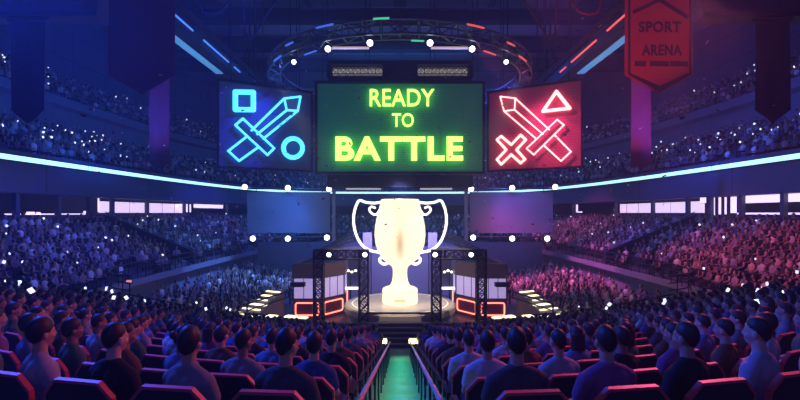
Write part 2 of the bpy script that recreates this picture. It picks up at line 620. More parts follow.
def person_meshes(sh=1.0, yaw=0.0, tilt=0.0, hair='short', arms=0):
    """sitting figure facing +Y, origin on the floor under the hips"""
    R = Matrix.Translation((0, 0.01, 1.08)) @ Euler((tilt, 0, yaw)).to_matrix().to_4x4() @ Matrix.Translation((0, -0.01, -1.08))

    def HS(p):
        return Vector((p[0] * 1.0, p[1] * 1.02, 1.08 + (p[2] - 1.08) * 1.07 + 0.022))

    def head_part(mb):
        h = MB()
        h.ell((0, 0.004, 1.258), (0.073, 0.092, 0.106), 24, 16)      # skull
        h.ell((0, 0.035, 1.205), (0.062, 0.070, 0.082), 20, 12)      # face
        h.ell((0, 0.062, 1.150), (0.034, 0.034, 0.028), 14, 8)       # chin
        h.ell((0, 0.090, 1.252), (0.050, 0.014, 0.014), 14, 8)       # brow
        h.cap((0, 0.098, 1.248), (0, 0.116, 1.206), 0.009, 0.014, 10)  # nose
        h.ell((0, 0.094, 1.172), (0.024, 0.014, 0.007), 12, 6)       # upper lip
        h.ell((0, 0.092, 1.160), (0.021, 0.013, 0.007), 12, 6)       # lower lip
        for s in (-1, 1):
            h.ell((s * 0.030, 0.088, 1.231), (0.015, 0.012, 0.009), 10, 6)   # eye
            h.ell((s * 0.045, 0.070, 1.200), (0.022, 0.025, 0.020), 10, 6)   # cheek
            h.ell((s * 0.082, -0.002, 1.220), (0.012, 0.021, 0.034), 10, 8)  # ear
        mb.add([R @ HS(p) for p in h.v], h.f)

    def neck(mb, g=0.0):
        mb.cap((0, -0.012, 1.0), R @ Vector((0, 0.0, 1.20)), 0.060 + g, 0.053, 16)

    def trunk(mb, g=0.0):
        mb.ell((0, 0.0, 0.55), (0.165 + g, 0.125 + g, 0.13 + g), 20, 12)
        mb.ell((0, 0.0, 0.72), (0.150 * sh + g, 0.108 + g, 0.17), 20, 12)
        mb.ell((0, 0.004, 0.88), (0.175 * sh + g, 0.118 + g, 0.175 + g), 20, 12)
        mb.cap((-0.145 * sh, -0.012, 0.988), (0.145 * sh, -0.012, 0.988), 0.064 + g, 0.064 + g, 14)
        for s in (-1, 1):
            mb.cap((s * 0.145 * sh, -0.014, 1.01), (s * 0.03, -0.014, 1.065), 0.05 + g, 0.045 + g, 12)
            mb.ell((s * 0.07, -0.035, 0.93), (0.10 + g, 0.080 + g, 0.14), 14, 10)   # upper back

    el = (0.240 * sh, 0.03 + 0.03 * arms, 0.745)

    def upper_arm(mb, s, g=0.0, t=1.0):
        a = Vector((s * 0.19 * sh, -0.008, 0.972))
        b = Vector((s * el[0], el[1], el[2]))
        mb.cap(a, a.lerp(b, t), 0.056 + g, 0.056 + g + (0.043 - 0.056) * t, 14)

    def lower_arm(mb, s):
        w = Vector((s * (0.16 - 0.05 * arms), 0.285, 0.645))
        mb.cap((s * el[0], el[1], el[2]), w, 0.043, 0.028, 12)
        d = Vector((-s * 0.35, 0.9, -0.18)).normalized()
        side = Vector((d.y, -d.x, 0)).normalized() * s
        palm = w + d * 0.06
        mb.ell(palm, (0.036, 0.05, 0.018), 12, 8)
        for i, (off, ln) in enumerate(((-0.030, 0.066), (-0.010, 0.078), (0.010, 0.074), (0.029, 0.058))):
            a = w + d * 0.09 + side * off
            b = a + d * ln * 0.55 + Vector((0, 0, -0.006))
            c = b + d * ln * 0.45 + Vector((0, 0, -0.022))
            mb.cap(a - d * 0.02, b, 0.0095, 0.009, 8)
            mb.cap(b, c, 0.009, 0.0075, 8)
        t0 = w + d * 0.035 - side * 0.03
        t1 = t0 - side * 0.035 + d * 0.03
        mb.cap(t0, t1, 0.011, 0.010, 8)
        mb.cap(t1, t1 + d * 0.028 - Vector((0, 0, 0.006)), 0.010, 0.008, 8)

    def leg(mb, s, g=0.0, foot=True):
        mb.cap((s * 0.09, 0.02, 0.53), (s * 0.125, 0.44, 0.515), 0.088 + g, 0.064 + g, 14)
        mb.cap((s * 0.125, 0.445, 0.50), (s * 0.125, 0.45, 0.12), 0.058 + g, 0.042 + g, 14)
        if foot:
            mb.cap((s * 0.125, 0.43, 0.05), (s * 0.14, 0.60, 0.042), 0.044, 0.036, 12)

    b = MB()
    trunk(b); neck(b); head_part(b)
    for s in (-1, 1):
        upper_arm(b, s); lower_arm(b, s); leg(b, s)
    out = {'body': remesh(b, 0.0095, 'body', M_skin, 3)}
    c = MB()
    trunk(c, 0.013)
    c.cap((0, -0.014, 1.02), (0, -0.010, 1.072), 0.075, 0.066, 16)       # collar
    for s in (-1, 1):
        upper_arm(c, s, 0.016, 0.62)
    out['shirt'] = remesh(c, 0.013, 'shirt', M_cloth, 3)
    t = MB()
    t.ell((0, 0.0, 0.545), (0.182, 0.142, 0.135), 20, 12)
    for s in (-1, 1):
        leg(t, s, 0.016, False)
    out['trousers'] = remesh(t, 0.018, 'trousers', M_cloth, 3)
    sm = MB()
    for s in (-1, 1):
        sm.cap((s * 0.125, 0.42, 0.052), (s * 0.14, 0.61, 0.046), 0.052, 0.044, 12)
    out['shoes'] = sm.mesh('shoes', M_black, True)
    # hair: a shell over the skull that dips under the skin beyond the hairline
    h = MB()
    c0 = Vector((0, -0.002, 1.262))
    rr = {'short': (0.079, 0.097, 0.110), 'full': (0.085, 0.104, 0.116), 'long': (0.087, 0.104, 0.114), 'bun': (0.080, 0.098, 0.110)}[hair]
    h.ell(c0, rr, 36, 24)
    vs = []
    for p in h.v:
        p = Vector(p)
        d = p - c0
        f = (p.y + 0.02) / 0.11                                     # -1 back .. 1 front
        if f < -0.35:
            line = 1.172
        elif f < 0.05:
            line = 1.172 + (f + 0.35) / 0.40 * 0.060
        else:
            line = 1.232 + (min(f, 1) - 0.05) / 0.95 * 0.072
        if hair in ('full', 'long'):
            line -= 0.02
        if p.z < line:
            d *= 0.82
        vs.append(R @ HS(c0 + d))
    h.v = [tuple(p) for p in vs]
    if hair == 'long':
        g = MB()
        for i in range(9):
            a = PI * 1.08 + PI * 0.84 * i / 8
            x, y = 0.078 * math.cos(a), -0.012 + 0.082 * math.sin(a)
            g.cap((x, y, 1.26), (x * 1.12, y - 0.008, 1.075 + 0.012 * (i % 3)), 0.030, 0.021, 10)
        h.add([R @ HS(p) for p in g.v], g.f)
        out['hair'] = remesh(h, 0.009, 'hair', M_hair, 3)
    elif hair == 'bun':
        g = MB().ell((0, -0.118, 1.30), (0.042, 0.038, 0.042), 14, 10)
        h.add([R @ HS(p) for p in g.v], g.f)
        out['hair'] = h.mesh('hair', M_hair, True)
    else:
        out['hair'] = h.mesh('hair', M_hair, True)
    return out


VAR = [person_meshes(1.0, 0.0, 0.0, 'short', 0), person_meshes(0.94, 0.22, 0.03, 'full', 1), person_meshes(1.04, -0.2, -0.03, 'short', 1),
       person_meshes(0.9, 0.08, 0.0, 'bun', 0), person_meshes(0.98, -0.05, 0.06, 'full', 0), person_meshes(0.92, -0.15, 0.0, 'long', 1)]
VARW = [0, 0, 0, 2, 2, 2, 1, 4, 4, 1, 3, 5]
SHIRTS = [('black', (0.015, 0.015, 0.02)), ('grey', (0.20, 0.20, 0.23)), ('navy blue', (0.05, 0.08, 0.20)), ('dark green', (0.06, 0.12, 0.08)), ('pale grey', (0.30, 0.30, 0.34)),
          ('slate blue', (0.13, 0.18, 0.32)), ('plum', (0.18, 0.07, 0.17)), ('brown', (0.12, 0.07, 0.04)), ('charcoal', (0.06, 0.06, 0.07)), ('white', (0.46, 0.46, 0.48))]
SKINS = [(0.50, 0.30, 0.21), (0.42, 0.24, 0.16), (0.56, 0.36, 0.27), (0.30, 0.17, 0.11), (0.46, 0.29, 0.21)]
ORD = ['first', 'second', 'third', 'fourth', 'fifth', 'sixth', 'seventh', 'eighth', 'ninth', 'tenth', 'eleventh', 'twelfth', 'thirteenth', 'fourteenth', 'fifteenth', 'sixteenth', 'seventeenth',
       'eighteenth', 'nineteenth', 'twentieth', 'twenty-first', 'twenty-second', 'twenty-third']


# ------------------------------------------------------------------ seat prototype
M_seat = mat('seat_fabric', (0.016, 0.015, 0.020), 0.7, 0, 0.25, 25)
M_trim = mat('seat_trim', (0.55, 0.07, 0.07), 0.4, 0, 0.1, 12)


def seat_meshes():
    out = []
    w, c = 0.31, 0.11
    poly = [(-w, 0.42), (w, 0.42), (w, 0.91), (w - c, 1.03), (-w + c, 1.03), (-w, 0.91)]
    Mt = Matrix.Rotation(math.radians(7), 4, 'X')
    Mt = Matrix.Translation((0, -0.235, 0.42)) @ Mt @ Matrix.Translation((0, 0, -0.42))
    out.append(('backrest', MB().prism(poly, -0.022, 0.012, M=Mt).mesh('backrest', M_seat)))
    mb = MB()
    edge = [(-w, 0.45), (-w, 0.91), (-w + c, 1.03), (w - c, 1.03), (w, 0.91), (w, 0.45)]
    e2 = [(x * 1.02, z + (0.010 if z > 0.9 else 0.004)) for x, z in edge]
    vs = []
    for (x, z), (X, Z) in zip(edge, e2):
        vs += [Mt @ Vector((x * 0.97, -0.028, z - 0.012)), Mt @ Vector((X, -0.025, Z)), Mt @ Vector((X, 0.015, Z)), Mt @ Vector((x * 0.97, 0.018, z - 0.012))]
    fs = []
    for i in range(5):
        for k in range(4):
            l = (k + 1) % 4
            fs.append((i * 4 + k, i * 4 + l, i * 4 + 4 + l, i * 4 + 4 + k))
    fs += [(0, 1, 2, 3), (23, 22, 21, 20)]
    mb.add(vs, fs)
    out.append(('edge_trim', mb.mesh('edge_trim', M_trim)))
    mb = MB().box((0, 0.04, 0.405), (0.5, 0.46, 0.07))
    out.append(('cushion', mb.mesh('cushion', M_seat)))
    for s in (-1, 1):
        out.append(('armrest', MB().box((s * 0.33, 0.02, 0.62), (0.055, 0.40, 0.04)).box((s * 0.33, -0.08, 0.32), (0.03, 0.08, 0.62)).mesh('armrest', M_seat)))
    out.append(('pedestal', MB().box((0, 0.0, 0.19), (0.10, 0.14, 0.38)).box((0, 0, 0.01), (0.26, 0.22, 0.02)).mesh('pedestal', M_dark)))
    return out


SEAT = seat_meshes()


# seats: positions row by row, counted outward from the aisle
spots = []
for k in range(0, 18):
    for sx in (-1, 1):
        s = 0.95 if k <= 12 else 2.9
        X, i = s, 0
        while X < xlim(k) - 0.35:
            i += 1
            spots.append((k, sx, i, sx * X, row_y(k, X), row_z(k)))
            X += 0.76 / math.sqrt(1 + (2 * X / RC) ** 2)
# inside the picture, or just outside it
vis = [s for s in spots if abs(s[3]) < 0.985 * s[4] + 0.25]
vis.sort(key=lambda s: (s[4], s[3]))
NEAR, FAR = vis[:300], vis[300:]
protoP, protoS = {}, None


def copy_thing(root):
    r = root.copy(); COL.objects.link(r)
    for ch in root.children:
        c = ch.copy(); COL.objects.link(c); c.parent = r
        for g in ch.children:
            d = g.copy(); COL.objects.link(d); d.parent = c
    return r


for (k, sx, i, X, Y, z) in NEAR:
    side = 'left' if sx < 0 else 'right'
    where = '%s row from the camera, %s %s of the aisle' % (ORD[k], ORD[i - 1], side)
    if k > 12:
        where = '%s row from the camera, %s on the %s side' % (ORD[k], ORD[i - 1], side)
    rz = math.atan(2 * X / RC)
    # seat
    if protoS is None:
        protoS = thing('stadium_seat', '', 'seat')
        for nm, me in SEAT:
            o = link(nm, me, bk_ if nm == 'edge_trim' else protoS)
            if nm == 'backrest':
                bk_ = o
            if nm == 'edge_trim':
                o['label'] = 'red edge trim'
        st = protoS
    else:
        st = copy_thing(protoS)
    st.location = (X, Y, z)
    st.rotation_euler = (0, 0, rz)
    tag(st, 'black seat with red edged back, ' + where, 'seat', 'stadium seats of the near block')
    # person
    v = random.choice(VARW)
    if v not in protoP:
        p = link('person', VAR[v]['body'])
        for nm in ('hair', 'shirt', 'trousers', 'shoes'):
            link(nm, VAR[v][nm], p)
        protoP[v] = p
    else:
        p = copy_thing(protoP[v])
    p.location = (X + random.uniform(-0.03, 0.03), Y + random.uniform(-0.02, 0.04), z)
    p.rotation_euler = (0, 0, rz + 0.34 * X / max(Y, 3) + random.uniform(-0.1, 0.1))
    p.color = (*random.choice(SKINS), 1)
    cn, cc = random.choice(SHIRTS)
    if k == 0 and i in (1, 3):
        cn, cc = SHIRTS[8] if i == 1 else SHIRTS[0]
    if k == 0 and i == 4:
        cn, cc = SHIRTS[4]
    for ch in p.children:
        if ch.name.startswith('shirt'):
            ch.color = (*cc, 1)
        elif ch.name.startswith('trousers'):
            ch.color = (0.03, 0.03, 0.05, 1)
    tag(p, 'person in %s tee, %s' % (cn, where), 'person', 'spectators of the near block')


# ================================================================== THE REST OF THE CROWD (one object)
def lowpoly_person():
    """seated spectator: torso + arms hull, head, lap - about 60 faces"""
    m = MB()
    sec = [(0.40, 0.15, 0.11, 0.0), (0.62, 0.16, 0.115, 0.0), (0.86, 0.21, 0.12, 0.0), (0.99, 0.20, 0.09, -0.005), (1.06, 0.07, 0.06, -0.01)]
    n = 8
    vs, fs = [], []
    for z, rx, ry, yo in sec:
        for q in range(n):
            a = 2 * PI * q / n
            vs.append((rx * math.cos(a), yo + ry * math.sin(a), z))
    for i in range(len(sec) - 1):
        for q in range(n):
            l = (q + 1) % n
            fs.append((i * n + q, i * n + l, (i + 1) * n + l, (i + 1) * n + q))
    fs.append(tuple((len(sec) - 1) * n + q for q in range(n)))
    m.add(vs, fs, 0)
    h = MB().tube([(0, -0.01, 1.02), (0, 0, 1.14)], 0.055, 6)
    m.add(h.v, h.f, 1)
    h = MB().ell((0, 0.01, 1.25), (0.08, 0.1, 0.12), 8, 6)
    m.add(h.v, h.f, 1)
    h = MB().ell((0, -0.012, 1.275), (0.088, 0.104, 0.108), 8, 4)
    m.add(h.v, h.f, 2)
    for s in (-1, 1):
        m.tube([(s * 0.22, 0, 0.98), (s * 0.25, 0.05, 0.74), (s * 0.13, 0.26, 0.66)], [0.055, 0.045, 0.035], 5, 1)
        m.tube([(s * 0.09, 0.0, 0.52), (s * 0.12, 0.42, 0.52), (s * 0.12, 0.44, 0.05)], [0.09, 0.07, 0.05], 5, 3)
    return m


LP = lowpoly_person()
lv = np.array(LP.v)
lstart, ltot, lvert = [], [], []
for f in LP.f:
    lstart.append(len(lvert)); ltot.append(len(f)); lvert += list(f)
lstart, ltot, lvert, lmi = map(np.array, (lstart, ltot, lvert, LP.mi))


def crowd(name, places, mats):
    N = len(places)
    P = np.array(places)                       # x, y, z, rot, scale
    c, s = np.cos(P[:, 3]), np.sin(P[:, 3])
    V = np.empty((N, len(lv), 3))
    sc = P[:, 4:5]
    V[:, :, 0] = (lv[:, 0] * c[:, None] - lv[:, 1] * s[:, None]) * sc + P[:, 0:1]
    V[:, :, 1] = (lv[:, 0] * s[:, None] + lv[:, 1] * c[:, None]) * sc + P[:, 1:2]
    V[:, :, 2] = lv[:, 2] * sc + P[:, 2:3]
    me = bpy.data.meshes.new(name)
    me.vertices.add(N * len(lv)); me.vertices.foreach_set('co', V.ravel())
    me.loops.add(N * len(lvert)); me.loops.foreach_set('vertex_index', (lvert[None, :] + np.arange(N)[:, None] * len(lv)).ravel().astype(np.int32))
    me.polygons.add(N * len(ltot))
    me.polygons.foreach_set('loop_start', (lstart[None, :] + np.arange(N)[:, None] * len(lvert)).ravel().astype(np.int32))
    me.polygons.foreach_set('material_index', np.tile(lmi, N).astype(np.int32))
    me.polygons.foreach_set('use_smooth', np.ones(N * len(ltot), dtype=bool))
    me.update(calc_edges=True)
    for m in mats:
        me.materials.append(m)
    return link(name, me)


def island_mat(name, cols, rough=0.8):
    m = mat(name, (0.3, 0.3, 0.3), rough, spec=0.2)
    nt = m.node_tree
    g = nt.nodes.new('ShaderNodeNewGeometry')
    r = nt.nodes.new('ShaderNodeValToRGB')
    r.color_ramp.interpolation = 'CONSTANT'
    el = r.color_ramp.elements
    while len(el) < len(cols):
        el.new(0.5)
    for i, c in enumerate(cols):
        el[i].position = i / len(cols)
        el[i].color = (*c, 1)
    nt.links.new(g.outputs['Random Per Island'], r.inputs['Fac'])
    nt.links.new(r.outputs['Color'], nt.nodes['Principled BSDF'].inputs['Base Color'])
    return m


M_cshirt = island_mat('crowd_shirts', [(0.06, 0.06, 0.08), (0.62, 0.62, 0.66), (0.16, 0.17, 0.22), (0.03, 0.03, 0.05), (0.85, 0.82, 0.82), (0.30, 0.22, 0.2), (0.08, 0.1, 0.2), (0.66, 0.5, 0.45), (0.2, 0.2, 0.25), (0.02, 0.02, 0.03), (0.35, 0.38, 0.45), (0.05, 0.04, 0.05)])
M_cskin = island_mat('crowd_skin', [(0.5, 0.32, 0.24), (0.4, 0.25, 0.18), (0.56, 0.38, 0.3), (0.3, 0.18, 0.12)])
places, seatplaces, tierpts = [], [], []


def face_stage(x, y):
    return math.atan2(-(0 - x), 28 - y) if False else math.atan2(x, max(28 - y, -60)) if y < 28 else math.atan2(x, 28 - y)


def fill_tier(tier, pitch, ymin, miss=0.06, gaps=(), skip=None):
    for t, (W, z) in enumerate(tier[:-1]):
        pts = ring(W + 0.45, 160)
        L = 0.0
        nxt = random.uniform(0, pitch)
        for a, b in zip(pts, pts[1:]):
            d = math.dist(a, b)
            while nxt < L + d:
                u = (nxt - L) / d
                x, y = a[0] + (b[0] - a[0]) * u, a[1] + (b[1] - a[1]) * u
                nxt += pitch * random.uniform(0.92, 1.08)
                if y < ymin or abs(x) > 0.97 * y + 1.5:
                    continue
                if any(g0 < y < g1 for g0, g1 in gaps) and abs(x) > 14:
                    continue
                if skip and skip(t, x, y):
                    continue
                # face inward and towards the stage
                nx, ny = 0 - x, 26 - y
                rot = math.atan2(-nx, ny)
                seatplaces.append((x, y, z, rot)) if t < 4 and tier is TIER1 else None
                tierpts.append((x, y, z, tier))
                if random.random() < miss:
                    continue
                places.append((x, y, z + random.uniform(-0.03, 0.06), rot + random.uniform(-.15, .15), random.uniform(0.94, 1.1)))
            L += d


def empties(t, x, y):
    return t == 0 and random.random() < 0.75 and y > 24 or (t == 1 and random.random() < 0.35)


for (k, sx, i, X, Y, z) in FAR:
    places.append((X, Y, z, math.atan(2 * X / RC), 1.0))
fill_tier(TIER1, 0.60, 14, 0.05, [(33.7, 35.4), (47, 48.2)], empties)
fill_tier(TIER2, 0.78, 20, 0.12, [(32, 33), (45, 46)])
fill_tier(TIER3, 0.85, 24, 0.15, [(38, 39.4)])
# floor crowd left and right of the stage
for sx in (-1, 1):
    for r in range(30):
        Y = 25.2 + r * 0.95
        for c in range(14):
            X = 7.2 + c * 0.72 + (r % 2) * 0.3
            wall = [p for p in (17.0,)][0] * (max(0.02, 1 - ((max(Y, 20) - Y0) / (17.0 + BOFF)) ** 4)) ** 0.25
            if X > wall - 0.3 or Y > 60 or X + 0 < 10.4 - (Y - 25) * 0.06 or (Y < 27 and X < 9.6):
                continue
            if random.random() < 0.08:
                continue
            x = sx * (X + random.uniform(-.1, .1)); y = Y + random.uniform(-.12, .12)
            places.append((x, y, 0.05 + max(0, (X - 12)) * 0.22, math.atan2(x, 26 - y), random.uniform(0.95, 1.1)))
ob = crowd('crowd', places, [M_cshirt, M_cskin, M_hair, M_black])
tag(ob, 'seated crowd filling the far stands, tiers and hall floor around the stage', 'crowd', None, 'stuff')
# empty dark seats of the tiers, one object
mb = MB()
for (x, y, z, rot) in seatplaces + [(X, Y, z, math.atan(2 * X / RC)) for (k, sx, i, X, Y, z) in FAR]:
    M = Matrix.Rotation(rot, 3, 'Z')
    mb.box(Vector((x, y, z + 0.62)) + M @ Vector((0, -0.25, 0)), (0.54, 0.07, 0.6), M)
    mb.box(Vector((x, y, z + 0.42)), (0.5, 0.45, 0.08), M)
o = mb.build('tier_seats', mat('tier_seat', (0.03, 0.03, 0.05), 0.5, 0, 0.2, 3))
tag(o, 'dark seats in rows at the foot of the middle tier', 'seats', None, 'stuff')

# phones held up in the stands: bright screens, each its own object
me = MB().box((0, 0, 0), (0.10, 0.03, 0.13)).mesh('phone', M_phone)
random.seed(21)
pl, nph = [], 0
cand = {0: [p for p in tierpts if p[3] is TIER1], 1: [p for p in tierpts if p[3] is TIER2], 2: [p for p in tierpts if p[3] is TIER3]}
for lev, cnt in ((0, 88), (1, 112), (2, 68)):
    near_, far_ = [p for p in cand[lev] if p[1] < 40], [p for p in cand[lev] if p[1] >= 40]
    for p in random.sample(near_, int(cnt * 0.45)) + random.sample(far_, cnt - int(cnt * 0.45)):
        n_ = Vector((-p[0], 26 - p[1], 0)).normalized() * 0.3
        pl.append((p[0] + n_.x, p[1] + n_.y, p[2] + random.uniform(1.15, 1.45), lev))
for sx, cnt in ((-1, 11), (1, 11)):
    c = [s for s in spots if s[3] * sx > 8 and abs(s[3]) < s[4] * 0.97 and s[0] > 2]
    for s in random.sample(c, cnt):
        pl.append((s[3], s[4] + 0.3, s[5] + random.uniform(1.2, 1.45), 3))
for px, py in ((4, 262), (5, 281), (3, 304), (16, 312), (9, 299), (20, 282), (795, 302), (783, 292), (762, 303), (797, 272)):
    p = at(px, py, 13.4)
    pl.append((p.x, p.y, p.z, 3))
TN = {0: 'middle tier', 1: 'upper tier above the light ribbon', 2: 'top tier under the roof', 3: 'near block'}
for (x, y, z, lev) in pl:
    o = link('phone', me)
    o.location = (x, y, z)
    o.rotation_euler = (random.uniform(-0.5, 0.5), random.uniform(-0.6, 0.6), random.uniform(-0.6, 0.6))
    s = random.uniform(0.7, 1.5) * {0: 0.75, 1: 0.85, 2: 0.95, 3: 0.75}[lev]
    o.scale = (s, s, s)
    side = 'left' if x < 0 else 'right'
    tag(o, 'small bright phone light held up in the %s %s' % (side, TN[lev]), 'phone', 'phone lights in the %s %s' % (side, TN[lev]))

# ================================================================== STAGE
STG = 1.45
st = thing('stage', 'round pale stage with a ring line under the giant trophy', 'stage', (0, 28, 0))
MB().lathe([(3.55, 0), (3.6, STG - 0.3), (3.6, STG - 0.02), (3.55, STG)], n=72).build('platform', mat('stage_top', (0.42, 0.40, 0.40), 0.3, 0, 0.25, 1.2), st)
MB().lathe([(3.63, STG - 0.42), (3.68, STG - 0.40), (3.68, STG - 0.06), (3.63, STG - 0.04)], n=72, cap=False).build('rim', mat('stage_rim', (0.62, 0.56, 0.46), 0.4, 0, 0.1, 3), st)
MB().lathe([(3.12, STG + 0.004), (3.12, STG + 0.016), (3.2, STG + 0.016), (3.2, STG + 0.004)], n=72, cap=False).build('ring_line', mat('ring_line', (0.9, 0.88, 0.8), 0.4, emit=(1, 0.9, 0.7), strength=0.35), st)
MB().lathe([(3.9, 0), (3.9, 0.35), (3.6, 0.36)], n=72, cap=False).build('plinth', M_dark, st)
# dark steps in front of the stage
sp = thing('stage_steps', 'broad dark steps leading up to the front of the stage', 'stairs', (0, 24.2, 0))
for i in range(6):
    h = STG - 0.35 - i * 0.19
    MB().box((0, -0.17 - 0.34 * i + 0.1, h / 2), (6.2 + 0.25 * i, 0.36, h)).build('step', mat('step_wood', (0.05, 0.045, 0.06), 0.45, 0, 0.3, 4), sp)
# low bar across the stage front
o = thing('floor_bar', 'thin dark bar across the stage front between the inner truss posts', 'bar', (0, 24.75, STG - 0.05))
MB().tube([(-2.0, 0, 0.1), (2.0, 0, 0.1)], 0.06, 8).build('tube', M_black, o)
for x in (-1.5, 0, 1.5):
    MB().bar((x, 0, -0.1), (x, 0, 0.1), 0.03).build('foot', M_black, o)

# trophy
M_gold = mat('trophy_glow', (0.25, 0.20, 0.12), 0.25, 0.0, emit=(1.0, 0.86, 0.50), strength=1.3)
nt = M_gold.node_tree
tc = [n_ for n_ in nt.nodes if n_.type == 'TEX_COORD'][0]
sep = nt.nodes.new('ShaderNodeSeparateXYZ'); nt.links.new(tc.outputs['Object'], sep.inputs[0])


def mth(op, a, b=None, c=None):
    n_ = nt.nodes.new('ShaderNodeMath'); n_.operation = op
    for i, q in enumerate((a, b, c)):
        if q is None:
            continue
        if isinstance(q, (int, float)):
            n_.inputs[i].default_value = q
        else:
            nt.links.new(q, n_.inputs[i])
    return n_.outputs[0]


# view-dependent shading of the cup painted into its glow as a peach front patch
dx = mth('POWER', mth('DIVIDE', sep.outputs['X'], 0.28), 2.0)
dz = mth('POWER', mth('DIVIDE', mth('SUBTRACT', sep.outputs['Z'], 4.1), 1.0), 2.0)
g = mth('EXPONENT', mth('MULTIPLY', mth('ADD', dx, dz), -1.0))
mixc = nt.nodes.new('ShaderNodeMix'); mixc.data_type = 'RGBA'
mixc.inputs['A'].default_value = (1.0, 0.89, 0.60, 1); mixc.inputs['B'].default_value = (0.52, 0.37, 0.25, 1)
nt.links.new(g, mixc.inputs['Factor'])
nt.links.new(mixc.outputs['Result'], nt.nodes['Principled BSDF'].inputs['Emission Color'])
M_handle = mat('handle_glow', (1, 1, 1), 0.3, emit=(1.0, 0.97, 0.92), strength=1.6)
tr = thing('trophy', 'giant glowing gold trophy cup standing on the round stage', 'trophy', (0, 28, STG))
cup = [(0.50, 2.35), (0.75, 2.55), (1.15, 2.9), (1.45, 3.35), (1.63, 3.9), (1.70, 4.5), (1.66, 5.1), (1.54, 5.7), (1.42, 6.2), (1.31, 6.6), (1.25, 6.86), (1.19, 6.86), (1.22, 6.6), (1.3, 6.0), (0.2, 5.6)]
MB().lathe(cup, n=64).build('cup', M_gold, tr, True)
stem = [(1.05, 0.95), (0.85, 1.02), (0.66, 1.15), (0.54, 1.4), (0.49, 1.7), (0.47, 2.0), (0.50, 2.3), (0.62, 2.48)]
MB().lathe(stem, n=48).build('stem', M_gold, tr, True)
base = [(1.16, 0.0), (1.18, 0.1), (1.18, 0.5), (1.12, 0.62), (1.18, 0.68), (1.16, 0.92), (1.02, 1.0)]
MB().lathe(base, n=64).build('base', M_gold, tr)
MB().box((0, -1.2, 0.33), (0.7, 0.05, 0.16)).build('plaque', mat('plaque', (0.5, 0.38, 0.2), 0.4, 0.5, emit=(0.85, 0.66, 0.38), strength=0.9), tr)  # faint glow added so the plate does not go black


def smooth_path(pts, n=8):
    pts = [Vector(p) for p in pts]
    out = []
    for i in range(len(pts) - 1):
        p0, p1, p2, p3 = pts[max(i - 1, 0)], pts[i], pts[i + 1], pts[min(i + 2, len(pts) - 1)]
        for j in range(n):
            t = j / n
            out.append(0.5 * ((2 * p1) + (-p0 + p2) * t + (2 * p0 - 5 * p1 + 4 * p2 - p3) * t * t + (-p0 + 3 * p1 - 3 * p2 + p3) * t ** 3))
    out.append(pts[-1])
    return out


def trl(px, py, y=0.0):
    p = at(px, py, 28.0)
    return Vector((p.x, y, p.z - STG))


for sx in (1, -1):
    outer = [(382, 202), (374, 203), (366, 202.3), (359.5, 200.5), (356, 206), (353.8, 215), (354, 226), (357.5, 238), (363, 246), (369.5, 250.3), (377, 252), (384, 253.2), (389, 257), (388.6, 262), (384.5, 264.2), (380.3, 262), (380, 258.5), (383, 257.5)]
    inner = [(381, 205), (379.5, 210), (376, 214.5), (372, 213.5), (369.2, 209.5), (371.5, 206.8), (375.5, 208)]
    for nm, q, rr in (('handle', outer, 0.088), ('handle_scroll', inner, 0.07)):
        P_ = [trl(400 - sx * (400 - px), py) for px, py in q]
        o = MB().tube(smooth_path(P_, 6), rr, 10).build(nm, M_handle, tr if nm == 'handle' else hd_, True)
        hd_ = o


# ------------------------------------------------------------------ trusses
def truss_line(a, b, w, mb_ch, mb_br, n=None, up=Vector((0, 0, 1)), r=0.035, rb=0.02):
    a, b = Vector(a), Vector(b)
    t = (b - a).normalized()
    if abs(t.dot(up)) > 0.9:
        up = Vector((0, 1, 0))
    s = t.cross(up).normalized(); u = s.cross(t).normalized()
    L = (b - a).length
    n = n or max(2, round(L / w))
    cor = [(s * i + u * j) * w / 2 for i, j in ((-1, -1), (1, -1), (1, 1), (-1, 1))]
    chords = [(a + c, b + c) for c in cor]
    for i in range(n + 1):
        p = a + t * L * i / n
        for k in range(4):
            mb_br.bar(p + cor[k], p + cor[(k + 1) % 4], rb, 5)
            if i < n:
                q = p + t * L / n
                if (i + k) % 2:
                    mb_br.bar(p + cor[k], q + cor[(k + 1) % 4], rb, 5)
                else:
                    mb_br.bar(p + cor[(k + 1) % 4], q + cor[k], rb, 5)
                if w < 0.7:
                    (mb_br.bar(p + cor[(k + 1) % 4], q + cor[k], rb, 5) if (i + k) % 2 else mb_br.bar(p + cor[k], q + cor[(k + 1) % 4], rb, 5))
    return chords


def spotlight(loc, aim, rad, label, group, lens=None):
    """lamp can with a yoke; aims along the vector aim"""
    t = thing('spotlight', label, 'spotlight', loc, 0, group)
    z = Vector(aim).normalized()
    M = z.to_track_quat('Z', 'Y').to_matrix().to_4x4()
    def tf(mb):
        mb.v = [tuple(M @ Vector(p)) for p in mb.v]
        return mb
    hs_ = tf(MB().lathe([(rad * 0.6, -rad * 1.9), (rad * 0.95, -rad * 1.3), (rad * 1.12, 0.0), (rad * 1.12, 0.06), (rad * 1.0, 0.06)], n=20)).build('housing', M_dark, t, False)
    tf(MB().lathe([(rad, 0.06), (rad * 0.9, 0.06 + rad * 0.22), (rad * 0.55, 0.06 + rad * 0.42), (0.01, 0.06 + rad * 0.5)], n=20)).build('lens', lens or M_lens, hs_, True)
    tf(MB().tube([(-rad * 1.3, 0, -rad * 0.5), (-rad * 1.3, rad * 1.7, -rad * 0.5), (rad * 1.3, rad * 1.7, -rad * 0.5), (rad * 1.3, 0, -rad * 0.5)], 0.03, 6)).build('yoke', M_dark, t)
    return t


